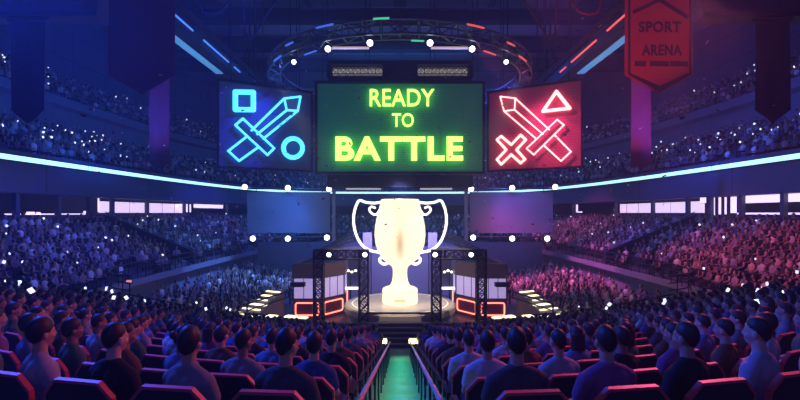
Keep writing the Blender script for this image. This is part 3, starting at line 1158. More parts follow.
# goal-post trusses beside the stage
M_post = mat('post_metal', (0.05, 0.05, 0.065), 0.4, 0.7, 0.2, 6)
for sx, side in ((-1, 'left'), (1, 'right')):
    xo, xi, Y = sx * 4.75, sx * 2.12, 24.6
    z1 = CZ - 42 / F * Y
    t = thing('stage_truss', 'black goal shaped lattice truss standing on the %s of the stage' % side, 'truss', (0, 0, 0))
    br = MB()
    ch = truss_line((xo, Y, 0.05), (xo, Y, z1 + 0.3), 0.52, MB(), br, rb=0.032)
    ch += truss_line((xi, Y, 0.05), (xi, Y, z1 + 0.3), 0.52, MB(), br, rb=0.032)
    c2 = truss_line((xo, Y, z1 + 0.05), (xi, Y, z1 + 0.05), 0.52, MB(), br, rb=0.032)
    for a, b in ch:
        MB().bar(a, b, 0.05).build('post_chord', M_post, t)
    for a, b in c2:
        MB().bar(a, b, 0.05).build('beam_chord', M_post, t)
    br.build('lattice', M_post, t)
    for x in (xo, xi):
        MB().box((x, Y, 0.03), (0.8, 0.8, 0.06)).build('base_plate', M_dark, t)
    for px, lab in ((329 if sx < 0 else 471, 'outer'), (365 if sx < 0 else 435, 'inner')):
        p = at(px, 254.5, Y - 0.55)
        spotlight(p, (0, -1, -0.1), 0.13, 'bright white spotlight on the %s stage truss, %s one' % (side, lab), 'truss spotlights')
    # slanting boom behind the truss
    b = thing('lattice_boom', 'slanting lattice boom rising behind the %s stage truss' % side, 'truss', (0, 0, 0))
    br = MB()
    p0, p1 = at(400 + sx * 80, 254, 32), at(400 + sx * 48, 236, 36)
    for a, c in truss_line(p0, p1, 0.5, MB(), br):
        MB().bar(a, c, 0.04).build('chord', M_truss, b)
    br.build('lattice', M_truss, b)

# ring truss over the stage
rt = thing('ring_truss', 'large circular lattice truss hung over the stage', 'truss', (0, 33, CZ + 10.3))
RR, n = 9.5, 56
br = MB()


def rp(a, r, z):
    return Vector((r * math.cos(a), r * math.sin(a), z))


for r, z in ((RR - 0.4, -0.4), (RR + 0.4, -0.4), (RR + 0.4, 0.4), (RR - 0.4, 0.4)):
    MB().tube([rp(2 * PI * i / 96, r, z) for i in range(96)], 0.06, 6, closed=True).build('chord', M_truss, rt)
for i in range(n):
    a, b = 2 * PI * i / n, 2 * PI * (i + 1) / n
    c = [(RR - 0.4, -0.4), (RR + 0.4, -0.4), (RR + 0.4, 0.4), (RR - 0.4, 0.4)]
    for k in range(4):
        p, q = c[k], c[(k + 1) % 4]
        br.bar(rp(a, *p), rp(a, *q), 0.035, 5)
        br.bar(rp(a, *p), rp(b, *q), 0.035, 5) if (i + k) % 2 else br.bar(rp(a, *q), rp(b, *p), 0.035, 5)
br.build('lattice', M_truss, rt)
for nm, col, segs in (('red', (1.0, 0.10, 0.05), ((-1.18, -1.06), (-0.98, -0.86), (-0.72, -0.60), (-0.86, -0.78))), ('blue', (0.05, 0.16, 1.0), ((-2.08, -1.96), (-2.28, -2.16), (-2.54, -2.42), (-2.36, -2.28))),
                      ('green', (0.08, 0.7, 0.35), ((-1.72, -1.63), (-1.5, -1.42)))):
    for i, (a, b) in enumerate(segs):
        r, z = ((RR + 0.46, 0.4), (RR - 0.4, -0.47), (RR + 0.46, -0.4), (RR + 0.46, 0.05))[i]
        q = MB().tube([rp(a + (b - a) * j / 6, r, z) for j in range(7)], 0.055, 6)
        o = q.build('reflection_strip', mat('ring_reflection_' + nm, (0.5, 0.5, 0.5), 0.4, emit=col, strength=0.8), rt)  # added glowing strips imitating coloured neon reflections on the truss
        o['label'] = nm + ' glowing strip'
for a in (0.35, 1.2, 1.94, 2.79, 3.9, 5.5):
    MB().bar(rp(a, RR, 0.4), rp(a, RR, 12.6), 0.03, 5).build('hanger_cable', M_black, rt)
for px, py, lab in ((294, 62, 'outer left'), (328, 49, 'middle left'), (370, 43, 'inner left'), (430, 43, 'inner right'), (472, 49, 'middle right'), (506, 62, 'outer right')):
    # depth from the ring in plan
    t = (px - 400) / F
    A, B, C = t * t + 1, -66, 1089 - (RR - 0.2) ** 2
    Y = (-B - math.sqrt(max(B * B - 4 * A * C, 0))) / (2 * A)
    p = at(px, py, Y)
    p.z = CZ + 9.2 - 0.62 if False else p.z
    spotlight(p, (-0.25 * t, -1, -0.35), 0.17 if abs(px - 400) < 90 else 0.14, 'bright white spotlight under the ring truss, %s' % lab, 'ring truss spotlights')

# ================================================================== HANGING SCREENS
def text_mesh(s, w, h, depth, m, bold=0.0):
    cu = bpy.data.curves.new('t', 'FONT')
    cu.body = s
    cu.extrude = 0.05
    cu.offset = bold
    cu.resolution_u = 6
    cu.space_character = 1.0 + bold * 3
    ob = link('t', cu)
    dg = bpy.context.evaluated_depsgraph_get()
    me = bpy.data.meshes.new_from_object(ob.evaluated_get(dg))
    bpy.data.objects.remove(ob)
    v = np.empty(len(me.vertices) * 3)
    me.vertices.foreach_get('co', v)
    v = v.reshape(-1, 3)
    lo, hi = v.min(0), v.max(0)
    o = np.empty_like(v)
    o[:, 0] = ((v[:, 0] - lo[0]) / (hi[0] - lo[0]) - 0.5) * w
    o[:, 2] = ((v[:, 1] - lo[1]) / (hi[1] - lo[1]) - 0.5) * h
    o[:, 1] = -(v[:, 2] / 0.1) * depth
    me.vertices.foreach_set('co', o.ravel())
    me.materials.clear()
    me.materials.append(m)
    me.update()
    return me


def screen_mat(name, col, emit, strength):
    """matt LED wall: fine pixel rows, a dim flat picture colour"""
    m = mat(name, col, 0.75, emit=emit, strength=strength)
    nt = m.node_tree
    tc = [n_ for n_ in nt.nodes if n_.type == 'TEX_COORD'][0]
    wv = nt.nodes.new('ShaderNodeTexWave')
    wv.bands_direction = 'Z'
    wv.inputs['Scale'].default_value = 1.6
    nt.links.new(tc.outputs['Object'], wv.inputs['Vector'])
    mr = nt.nodes.new('ShaderNodeMapRange')
    mr.inputs['To Min'].default_value = 0.8
    mr.inputs['To Max'].default_value = 1.1
    nt.links.new(wv.outputs['Fac'], mr.inputs['Value'])
    mx = nt.nodes.new('ShaderNodeVectorMath'); mx.operation = 'SCALE'
    mx.inputs[0].default_value = col
    nt.links.new(mr.outputs['Result'], mx.inputs['Scale'])
    nt.links.new(mx.outputs['Vector'], nt.nodes['Principled BSDF'].inputs['Base Color'])
    return m


# --- centre screen
SD = 34.0
M_letter = mat('letter_glow', (0.9, 1, 0.4), 0.4, emit=(0.62, 1.0, 0.13), strength=2.1)
M_frame = mat('screen_frame', (0.02, 0.025, 0.04), 0.5, 0.3, 0.2, 3)
p0, p1 = at(315, 174, SD), at(485, 81, SD)
W, H = p1.x - p0.x, p1.z - p0.z
sc = thing('centre_screen', 'large green screen reading READY TO BATTLE above the trophy', 'screen', (0, SD, p0.z))


def scl(px, py):
    p = at(px, py, SD)
    return p.x, p.z - p0.z


sp_ = MB().box((0, 0.12, H / 2), (W - 0.3, 0.1, H - 0.3)).build('panel', screen_mat('green_panel', (0.05, 0.42, 0.16), (0.03, 0.24, 0.22), 0.09), sc)
fr = MB()
fr.box((0, 0.1, 0.1), (W, 0.4, 0.2)).box((0, 0.1, H - 0.1), (W, 0.4, 0.2))
for s in (-1, 1):
    fr.box((s * (W / 2 - 0.1), 0.1, H / 2), (0.2, 0.4, H - 0.4))
fr.build('frame', M_frame, sc)
MB().box((0, 0.55, H / 2), (W - 0.1, 0.6, H - 0.1)).build('back_housing', M_frame, sc)
for s, a, b, bold in (('READY', (370, 107), (434, 90), 0.006), ('TO', (392, 127.5), (413.5, 114), 0.006), ('BATTLE', (336, 161), (462.5, 137), 0.034)):
    x0, z0 = scl(*a); x1, z1 = scl(*b)
    o = link('lettering', text_mesh(s, x1 - x0, z1 - z0, 0.12, M_letter, bold), sp_)
    o.location = ((x0 + x1) / 2, -0.26, (z0 + z1) / 2)
    o['label'] = 'glowing yellow green letters %s' % s
# header box with lit lattice over the screen
hb = thing('screen_header', 'dark rigging box with a lit lattice window above the centre screen', 'rigging', (0, SD + 0.5, at(0, 80, SD).z + 0.05))
hh = 20.5 / F * SD
MB().box((0, 0.55, hh / 2), (145 / F * SD, 0.1, hh)).build('back_panel', M_frame, hb)
for z in (0.2, hh - 0.15):
    MB().box((0, 0, z), (145 / F * SD, 0.3, 0.30)).build('rail', M_frame, hb)
for x in (-5.85, -1.2, 1.2, 5.85):
    MB().box((x, 0, hh / 2), (0.25 if abs(x) > 3 else 0.5, 0.3, hh - 0.6)).build('upright', M_frame, hb)
MB().box((0, 0, hh / 2), (2.4, 0.9, hh - 0.6)).build('centre_box', M_frame, hb)
for s in (-1, 1):
    MB().box((s * 3.5, 0.45, hh / 2), (4.2, 0.05, hh - 0.8)).build('light_panel', mat('header_glow', (0.7, 0.68, 0.6), 0.5, emit=(0.8, 0.75, 0.62), strength=0.34), hb)
    br = MB()
    for a, c in truss_line((s * 1.4, 0, hh / 2), (s * 5.7, 0, hh / 2), 0.62, MB(), br):
        MB().bar(a, c, 0.035).build('chord', M_dark, hb)
    br.build('lattice', M_dark, hb)
# lower housing
lb = thing('screen_footer', 'dark rigging box under the centre screen', 'rigging', (0, SD + 0.7, at(0, 187, SD).z))
hh = 12.2 / F * SD
MB().box((0, 0, hh / 2), (146 / F * SD, 1.2, hh)).build('box', M_frame, lb)
MB().box((0, 0, 0.06), (100 / F * SD, 1.3, 0.12)).build('bottom_rail', M_dark, lb)
# cables for the screens
for nm, xs in (('centre', (-6.0, -2.5, 2.5, 6.0)),):
    for x, w in zip(xs, ('outer left', 'inner left', 'inner right', 'outer right')):
        zb = CZ + 153 / F * SD
        o = MB().bar((x, SD + 0.6, zb), (x, SD + 0.6, 30.3), 0.03, 6).build('hanging_cable', M_black)
        tag(o, 'steel cable over the centre screen, %s of four' % w, 'cable', 'screen cables')


# --- angled side screens
def side_screen(sx, label):
    # corner points of the left one from the picture, mirrored for the right one
    PA = Vector((sx * 13.33, 30.6)); PB = Vector((sx * 7.06, 34.0))   # outer near edge, inner far edge
    c = (PA + PB) / 2
    d = (PB - PA) if sx < 0 else (PA - PB)                            # left to right as seen
    d.normalize()
    rz = math.atan2(d.y, d.x)
    zb, zt = CZ + 3.3, CZ + 9.82
    w = (PB - PA).length
    t = thing('side_screen', label, 'screen', (c.x, c.y, zb), rz)
    nrm = Vector((d.y, -d.x))                                        # towards the camera

    def loc(px, py):
        """local x, z of the point where the sight line meets the panel"""
        u = (px - 400) / F
        # (u*Y, Y) on the line c + d*s
        # u*(c.y+d.y*s) = c.x+d.x*s
        s = (c.x - u * c.y) / (u * d.y - d.x)
        Y = c.y + d.y * s
        return s, CZ + (HOR - py) / F * Y - zb
    return t, w, zt - zb, loc


def frame_side(t, w, h, mpanel):
    pn = MB().box((0, 0.12, h / 2), (w - 0.2, 0.1, h - 0.2)).build('panel', mpanel, t)
    fr = MB().box((0, 0.1, 0.07), (w, 0.36, 0.14)).box((0, 0.1, h - 0.07), (w, 0.36, 0.14))
    for s in (-1, 1):
        fr.box((s * (w / 2 - 0.07), 0.1, h / 2), (0.14, 0.36, h - 0.28))
    fr.build('frame', M_frame, t)
    MB().box((0, 0.5, h / 2), (w - 0.1, 0.5, h - 0.1)).build('back_housing', M_frame, t)
    for s in (-1, 1):
        MB().bar((s * w * 0.36, 0.4, h), (s * w * 0.36, 0.4, h + 13), 0.03, 6).build('hanger_cable', M_black, t)
    return pn


def neon(mb, loc, pts, off, r, closed=True):
    P_ = []
    for x, y in pts:
        a, b = loc(off[0] + x / 4, off[1] + y / 4)
        P_.append(Vector((a, -0.16, b)))
    n = len(P_)
    for i in range(n if closed else n - 1):
        mb.cap(P_[i], P_[(i + 1) % n], r, r, 8)
    return mb


t, w, h, loc = side_screen(-1, 'angled blue screen with neon sword, square and ring on the left')
pn_ = frame_side(t, w, h, screen_mat('blue_panel', (0.05, 0.08, 0.22), (0.06, 0.07, 0.22), 0.10))
MBL = mat('blue_neon', (0.5, 0.9, 1), 0.4, emit=(0.06, 0.60, 1.0), strength=1.9)
OFF = (200, 80)
neon(MB(), loc, [(140, 50), (212, 51), (212, 121), (140, 120)], OFF, 0.19).build('neon_square', MBL, pn_)
mb = MB()
neon(mb, loc, [(335, 76), (400, 68), (389, 125), (345, 122)], OFF, 0.085)
neon(mb, loc, [(335, 76), (205, 203)], OFF, 0.085, False)
neon(mb, loc, [(345, 122), (228, 218)], OFF, 0.085, False)
neon(mb, loc, [(389, 125), (252, 236)], OFF, 0.085, False)
neon(mb, loc, [(140, 182), (170, 156), (295, 274), (268, 301)], OFF, 0.085)
neon(mb, loc, [(188, 226), (112, 285), (155, 325), (234, 268)], OFF, 0.085, False)
mb.build('neon_sword', MBL, pn_)
neon(MB(), loc, [(370 + 38 * math.cos(2 * PI * i / 32), 273 + 38 * math.sin(2 * PI * i / 32)) for i in range(32)], OFF, 0.18).build('neon_ring', MBL, pn_)

t, w, h, loc = side_screen(1, 'angled red screen with neon sword, triangle and cross on the right')
pn_ = frame_side(t, w, h, screen_mat('red_panel', (0.40, 0.06, 0.11), (0.35, 0.05, 0.16), 0.12))
MRD = mat('red_neon', (1, 0.8, 0.8), 0.4, emit=(1.0, 0.36, 0.33), strength=3.2)
OFF = (400, 80)
neon(MB(), loc, [(627, 48), (680, 115), (573, 127)], OFF, 0.12).build('neon_triangle', MRD, pn_)
mb = MB()
neon(mb, loc, [(403, 68), (463, 75), (460, 121), (418, 126)], OFF, 0.055)
neon(mb, loc, [(463, 75), (598, 200)], OFF, 0.055, False)
neon(mb, loc, [(460, 121), (573, 218)], OFF, 0.055, False)
neon(mb, loc, [(418, 126), (548, 238)], OFF, 0.055, False)
neon(mb, loc, [(630, 160), (657, 182), (537, 300), (508, 275)], OFF, 0.055)
neon(mb, loc, [(618, 220), (685, 288), (645, 325), (576, 262)], OFF, 0.055, False)
mb.build('neon_sword', MRD, pn_)
neon(MB(), loc, [(447, 260), (484, 221), (505, 240), (468, 280), (502, 318), (484, 333), (447, 299), (407, 338), (390, 319), (427, 280), (390, 240), (407, 226)], OFF, 0.095).build('neon_cross', MRD, pn_)

# --- plain dim panels flanking the stage, with their lamps
for sx, side in ((-1, 'left'), (1, 'right')):
    YP = 40.0
    a, b = at(247, 233, YP), at(330, 192, YP)
    w, h = b.x - a.x, b.z - a.z
    cx = -sx * -(a.x + b.x) / 2 * -1 if False else sx * abs((a.x + b.x) / 2)
    t = thing('blank_screen', 'plain dim screen hung behind the %s side of the stage' % side, 'screen', (cx, YP, a.z))
    MB().box((0, 0.1, h / 2), (w, 0.12, h)).build('panel', mat('dim_panel', (0.22, 0.24, 0.32), 0.6, 0, 0.08, 0.4), t)
    MB().box((0, 0.35, h / 2), (w - 0.1, 0.4, h - 0.1)).build('back_housing', M_frame, t)
    for z in (h + 0.32, -0.38):
        MB().tube([(-w / 2, 0.1, z), (w / 2, 0.1, z)], 0.07, 8).build('lamp_pipe', M_truss, t)
    MB().box((-sx * (w / 2 + 0.35), 0.2, h / 2 - 0.3), (0.28, 0.3, h + 1.2)).build('edge_post', mat('edge_post', (0.35, 0.37, 0.46), 0.5), t)
    for s in (-0.4, 0.4):
        MB().bar((s * w, 0.3, h), (s * w, 0.3, 30.2 - a.z), 0.03, 6).build('hanger_cable', M_black, t)
    for (px, py) in ((245, 187), (288, 188), (329, 189), (253, 238.5), (288, 238.5), (327, 237.5)):
        p = at(400 + sx * (400 - px), py, YP - 0.4)
        col = {245: 'outer', 253: 'outer', 288: 'middle', 329: 'inner', 327: 'inner'}[px]
        spotlight(p, (0, -1, -0.05), 0.25, 'round white lamp %s the %s plain screen, %s of three' % ('above' if py < 200 else 'below', side, col), 'lamps of the plain screens')
    # lower back wall behind the booths
    wb = MB().box((sx * 9.3, 46.0, 2.1), (12.5, 0.3, 4.2)).build('wall_back_%s' % side, M_wall)
    struct(wb)
# pale light tubes high between ring lamps
for sx, side in ((-1, 'left'), (1, 'right')):
    a, b = at(400 + sx * 70, 48, 40), at(400 + sx * 31, 48, 40)
    t = thing('tube_light', 'pale long tube light hung behind the ring truss on the %s' % side, 'light', ((a.x + b.x) / 2, 40, a.z))
    L = abs(a.x - b.x)
    MB().tube([(-L / 2, 0, 0), (L / 2, 0, 0)], 0.13, 8).build('tube', mat('tube_glow', (0.8, 0.7, 0.7), 0.4, emit=(0.72, 0.52, 0.48), strength=0.7), t)
    MB().box((0, 0.05, 0.2), (L, 0.3, 0.16)).build('housing', M_dark, t)
    for s in (-1, 1):
        MB().bar((s * L * .4, 0.05, 0.25), (s * L * .4, 0.05, 30.2 - a.z), 0.025, 5).build('hanger_cable', M_black, t)

# ================================================================== PLAYER BOOTHS
M_booth = mat('booth_shell', (0.07, 0.06, 0.09), 0.4, 0.2, 0.15, 2)
M_canopy = mat('booth_canopy', (0.16, 0.10, 0.14), 0.45, 0, 0.15, 2)
M_pane = mat('booth_window', (0.7, 0.65, 0.9), 0.25, emit=(0.46, 0.36, 0.78), strength=0.75)
M_redneon = mat('booth_neon', (1, 0.6, 0.5), 0.4, emit=(1.0, 0.25, 0.16), strength=2.6)
M_redpanel = mat('booth_panel', (0.22, 0.05, 0.06), 0.45, 0, 0.15, 3)
for sx, side in ((-1, 'left'), (1, 'right')):
    # plan outline of the booth (left one), counter-clockwise as seen from above
    P = [(-7.45, 29.2), (-5.45, 29.2), (-4.1, 31.0), (-4.1, 33.0), (-7.6, 33.0)]
    if sx > 0:
        P = [(-x, y) for x, y in P][::-1]
    cx = sum(p[0] for p in P) / 5
    cy = sum(p[1] for p in P) / 5
    t = thing('player_booth', 'glazed player booth with red neon framed base %s of the stage' % side, 'booth', (cx, cy, 0))
    Q = [(x - cx, y - cy) for x, y in P]

    def slab(z0, z1, grow, m, nm, top=None):
        mb = MB()
        k = [(x * grow, y * grow) for x, y in Q]
        k2 = [(x * (top or grow), y * (top or grow)) for x, y in Q]
        mb.add([(x, y, z0) for x, y in k] + [(x, y, z1) for x, y in k2], [tuple(range(4, -1, -1)), tuple(range(5, 10))] + [(i, (i + 1) % 5, 5 + (i + 1) % 5, 5 + i) for i in range(5)])
        return mb.build(nm, m, t)
    base_ = slab(0.0, 1.35, 1.0, M_redpanel, 'base')
    slab(1.35, 1.45, 1.05, M_booth, 'sill')
    glz_ = slab(1.45, 2.85, 0.96, M_pane, 'glazing')
    slab(2.85, 3.85, 1.05, M_canopy, 'canopy', 1.0)
    slab(3.85, 4.2, 0.8, M_booth, 'roof', 0.35)
    # corner posts, mullions
    for i, (x, y) in enumerate(Q):
        MB().bar((x * 0.985, y * 0.985, 1.4), (x * 0.985, y * 0.985, 2.9), 0.05, 6).build('corner_post', M_booth, t)
    faces = [(0, 1), (1, 2)] if sx < 0 else [(3, 4), (2, 3)]
    for a, b in faces:
        A, B = Vector(Q[a]), Vector(Q[b])
        d = (B - A).normalized(); nrm = Vector((d.y, -d.x))
        for u in (0.36, 0.7):
            p = A.lerp(B, u) * 0.975
            MB().bar((p.x, p.y, 1.45), (p.x, p.y, 2.85), 0.025, 5).build('mullion', M_booth, glz_)
        # rounded red neon rectangle on the base
        L = (B - A).length
        r = 0.14
        pts = []
        for (u, z), a0 in (((L * 0.9 - r, 1.15 - r), 0), ((L * 0.1 + r, 1.15 - r), PI / 2), ((L * 0.1 + r, 0.3 + r), PI), ((L * 0.9 - r, 0.3 + r), 1.5 * PI)):
            for j in range(5):
                w = a0 + PI / 2 * j / 4
                uu, zz = u + r * math.cos(w), z + r * math.sin(w)
                p = A + d * uu + nrm * 0.05
                pts.append((p.x, p.y, zz))
        MB().tube(pts, 0.045, 6, closed=True).build('neon_frame', M_redneon, base_)
    # players seen through the glass, as dim desk and monitors
    # short red side light towards the stage
    p = Q[2] if sx < 0 else Q[2]
    l = thing('red_light', 'short upright red light between the %s booth and the stage' % side, 'light', (sx * -3.72 * -1, 29.6, 0))
    MB().box((0, 0, 1.55), (0.08, 0.08, 1.1)).build('tube', M_redneon, l)
    MB().box((0, 0.07, 1.0), (0.12, 0.06, 2.0)).build('stand', M_dark, l)
    # lamp cluster on a stand beside the booth
    l = thing('lamp_cluster', 'cluster of warm white lamps beside the %s booth near the stage' % side, 'lamp', (sx * 3.85, 32.5, 0))
    MB().bar((0, 0, 0), (0, 0, 2.75), 0.05).build('stand', M_dark, l)
    for i in range(4):
        MB().ell((-0.42 + 0.28 * i, -0.1, 2.85 + 0.1 * (i % 2)), (0.11, 0.11, 0.09), 10, 6).build('lamp', M_warm2 if False else mat('cool_warm', (1, 1, .9), 0.4, emit=(1.0, 0.9, 0.6), strength=3.0), l)
    MB().box((0, -0.1, 1.6), (1.5, 0.12, 0.16)).build('light_bar', mat('cool_warm', (1, 1, .9)), l)
    # lavender wash boards behind the stage
    l = thing('wash_board', 'tall lavender lit board behind the stage on the %s' % side, 'light', (sx * 2.75, 35.5, 0))
    MB().box((0, 0, 5.0), (0.75, 0.1, 1.5)).build('board', mat('lavender_board', (0.4, 0.35, 0.7), 0.5, emit=(0.25, 0.22, 0.62), strength=0.45), l)
    for s in (-0.3, 0.3):
        MB().bar((s, 0.1, 0), (s, 0.1, 5.7), 0.05).build('stand', M_dark, l)

# stage backdrop low behind the trophy
bd = thing('stage_backdrop', 'lavender lit low backdrop wall behind the trophy', 'backdrop', (0, 38.0, 0))
MB().box((0, 0, 2.2), (12.0, 0.2, 4.4)).build('board', panel_mat('backdrop_panels', (0.30, 0.28, 0.44), 1.5, 2.2, 0.04, 0.6), bd)
for x in (-4.5, -1.5, 1.5, 4.5):
    MB().box((x, 0.3, 1.6), (0.2, 0.5, 3.2)).build('brace', M_dark, bd)

# ------------------------------------------------------------------ lit ramps with handrails beside the booths
M_deck = mat('deck', (0.22, 0.21, 0.26), 0.4, 0, 0.2, 3)
M_panel = mat('light_panel', (1, 0.95, 0.75), 0.3, emit=(1.0, 0.84, 0.50), strength=2.2)
for sx, side in ((-1, 'left'), (1, 'right')):
    t = thing('lit_ramp', 'stepped ramp with glowing treads leading to the %s booth' % side, 'ramp', (0, 0, 0))
    a, b = Vector((-11.3, 25.4, 0.5)), Vector((-9.1, 30.0, 2.1))
    if sx > 0:
        a.x *= -1; b.x *= -1
    d = (b - a)
    acr = Vector((-d.y, d.x, 0)).normalized() * (-1 if sx < 0 else 1)
    N = 9
    random.seed(5)
    for i in range(N):
        p = a + d * (i / N)
        wid = 2.3 - 1.1 * i / N
        c = p - acr * (-wid / 2) if False else p + acr * (wid / 2)
        ang = math.atan2(acr.y, acr.x)
        M = Matrix.Rotation(ang, 3, 'Z')
        MB().box(Vector((c.x, c.y, p.z / 2)), (wid, d.length / N * 0.98, p.z), M).build('step', M_deck, t)
        MB().box(Vector((c.x, c.y, p.z + 0.03)) - Vector((d.x, d.y, 0)).normalized() * 0.1, (wid * random.uniform(0.45, 0.9), 0.20 + 0.1 * (i % 2), 0.05), M).build('light_tread', M_panel, t)
    # handrail
    h = thing('ramp_railing', 'black slanting handrail on the outer side of the %s ramp' % side, 'railing', (0, 0, 0))
    q0, q1 = at(400 + sx * 153, 304, 25.2), at(400 + sx * 110, 291, 29.5)
    MB().tube([(q0.x, q0.y, 0.05), q0, q1, (q1.x, q1.y, 1.0)], 0.06, 8).build('top_rail', M_black, h)
    e = Vector((0, 0, -0.4))
    MB().bar(q0 + e, q1 + e, 0.04).build('mid_rail', M_black, h)
    MB().box(at(400 + sx * 102, 284.5, 29.0), (0.95, 0.5, 0.28)).build('end_box', M_black, h)
    # glowing floor panels in front of booth
    for i, (px, py, w_, dd) in enumerate(((258, 317, 0.9, 0.5), (272, 316, 0.6, 0.4), (291, 316.5, 0.7, 0.45), (303, 317.5, 0.55, 0.35))):
        p = at(400 + sx * (400 - px), py, 25.6)
        f_ = thing('floor_light', 'glowing warm floor panel before the %s booth, %s from the outside' % (side, ORD[i]), 'light', (p.x, p.y, 0), 0.3 * sx, 'floor light panels')
        MB().box((0, 0, p.z), (w_, dd, 0.06)).build('diffuser', M_panel, f_)
        MB().box((0, 0, p.z / 2 - 0.03), (w_ + 0.1, dd + 0.1, p.z - 0.05)).build('box', M_dark, f_)

# ================================================================== BANNERS
M_red = mat('banner_red', (0.46, 0.05, 0.07), 0.7, 0, 0.12, 2)
M_maroon = mat('banner_maroon', (0.34, 0.04, 0.10), 0.75, 0, 0.12, 2)
M_navy = mat('banner_dark', (0.03, 0.025, 0.06), 0.75, 0, 0.15, 2)
M_ink = mat('banner_ink', (0.06, 0.01, 0.03), 0.7)


def banner(label, px0, px1, pside, ptip, Y, ztop, m, rz=0.0, design=False, words=False, group=None):
    a, b = at(px0, pside, Y), at(px1, pside, Y)
    tip = at((px0 + px1) / 2, ptip, Y)
    w = b.x - a.x
    t = thing('banner', label, 'banner', ((a.x + b.x) / 2, Y, tip.z), rz, group)
    hs, ht = a.z - tip.z, ztop - tip.z
    # cloth with slight waves
    mb = MB()
    nx, nz = 12, 24
    for side in (0, 1):
        vs, fs = [], []
        for j in range(nz + 1):
            for i in range(nx + 1):
                u = i / nx - 0.5
                zb = hs * abs(u) * 2
                z = zb + (ht - zb) * j / nz
                y = 0.03 * math.sin(u * 9 + z * 0.5) * min(1, (ht - z) / 2 + 0.2) + 0.02 * side
                vs.append((u * w, y, z))
        for j in range(nz):
            for i in range(nx):
                k = j * (nx + 1) + i
                fs.append((k, k + 1, k + nx + 2, k + nx + 1))
        mb.add(vs, fs)
    mb.build('cloth', m, t, True)
    MB().tube([(-w / 2 - 0.1, 0, ht), (w / 2 + 0.1, 0, ht)], 0.05, 8).build('top_pole', M_dark, t)
    for s in (-1, 1):
        MB().bar((s * w * 0.4, 0, ht), (s * w * 0.4, 0, ht + 1.2), 0.015, 5).build('cord', M_black, t)
    return t, w, hs, ht


YB = 18.0
t, w, hs, ht = banner('red pointed banner lettered SPORT ARENA hanging at the upper right', 625, 692, 75, 94, YB, CZ + 9.8, M_red, 0.0)
ox, oz = t.location.x, t.location.z


def bl(px, py):
    p = at(px, py, YB)
    return p.x - ox, p.z - oz


def band(pts, th, nm='stripe'):
    mb = MB()
    for (a, b) in zip(pts, pts[1:]):
        (x0, z0), (x1, z1) = bl(*a), bl(*b)
        d = Vector((x1 - x0, z1 - z0)).normalized()
        nx, nz = -d.y * th / 2, d.x * th / 2
        mb.prism([(x0 - nx, z0 - nz), (x1 - nx, z1 - nz), (x1 + nx, z1 + nz), (x0 + nx, z0 + nz)], -0.07, -0.05)
    mb.build(nm, M_ink, t)


band([(628.5, -90), (628.5, 74), (659, 91), (689.5, 74), (689.5, -90)], 0.10, 'border')
band([(632, 13), (659, 0.5), (687, 18)], 0.16, 'chevron')
band([(632, 76), (659, 88), (687, 75)], 0.12, 'chevron')
for s in (('SPORT', (638, 33), (680, 22), 0.03), ('ARENA', (641, 56), (681, 45), 0.03)):
    (x0, z0), (x1, z1) = bl(*s[1]), bl(*s[2])
    o = link('lettering', text_mesh(s[0], x1 - x0, z1 - z0, 0.02, M_ink, s[3]), t)
    o.location = ((x0 + x1) / 2, -0.06, (z0 + z1) / 2)
for x0, x1 in ((634, 645), (649.5, 668), (669.5, 687)):
    band([(x0, 64), (x1, 64.5)], 0.22, 'bar')
t2, *_ = banner('red pointed banner hanging at the upper left', 108, 175, 75, 94, YB, CZ + 9.8, M_maroon)
banner('long narrow maroon banner with pointed tip above the right light ribbon', 631, 651, 164, 169.5, 33, 28.0, M_maroon)
banner('long narrow dark maroon banner with pointed tip above the left light ribbon', 149.5, 169.5, 163, 168.5, 33, 28.0, mat('banner_wine', (0.16, 0.03, 0.10), 0.75, 0, 0.12, 2))
banner('dark pointed banner hanging from the overhead gantry at the far right', 756, 790, 110, 123.5, 15, CZ + 6.9, M_navy)
banner('dark pointed banner hanging from the overhead gantry at the far left', 10.5, 44.5, 110, 123.5, 15, CZ + 6.9, M_navy)

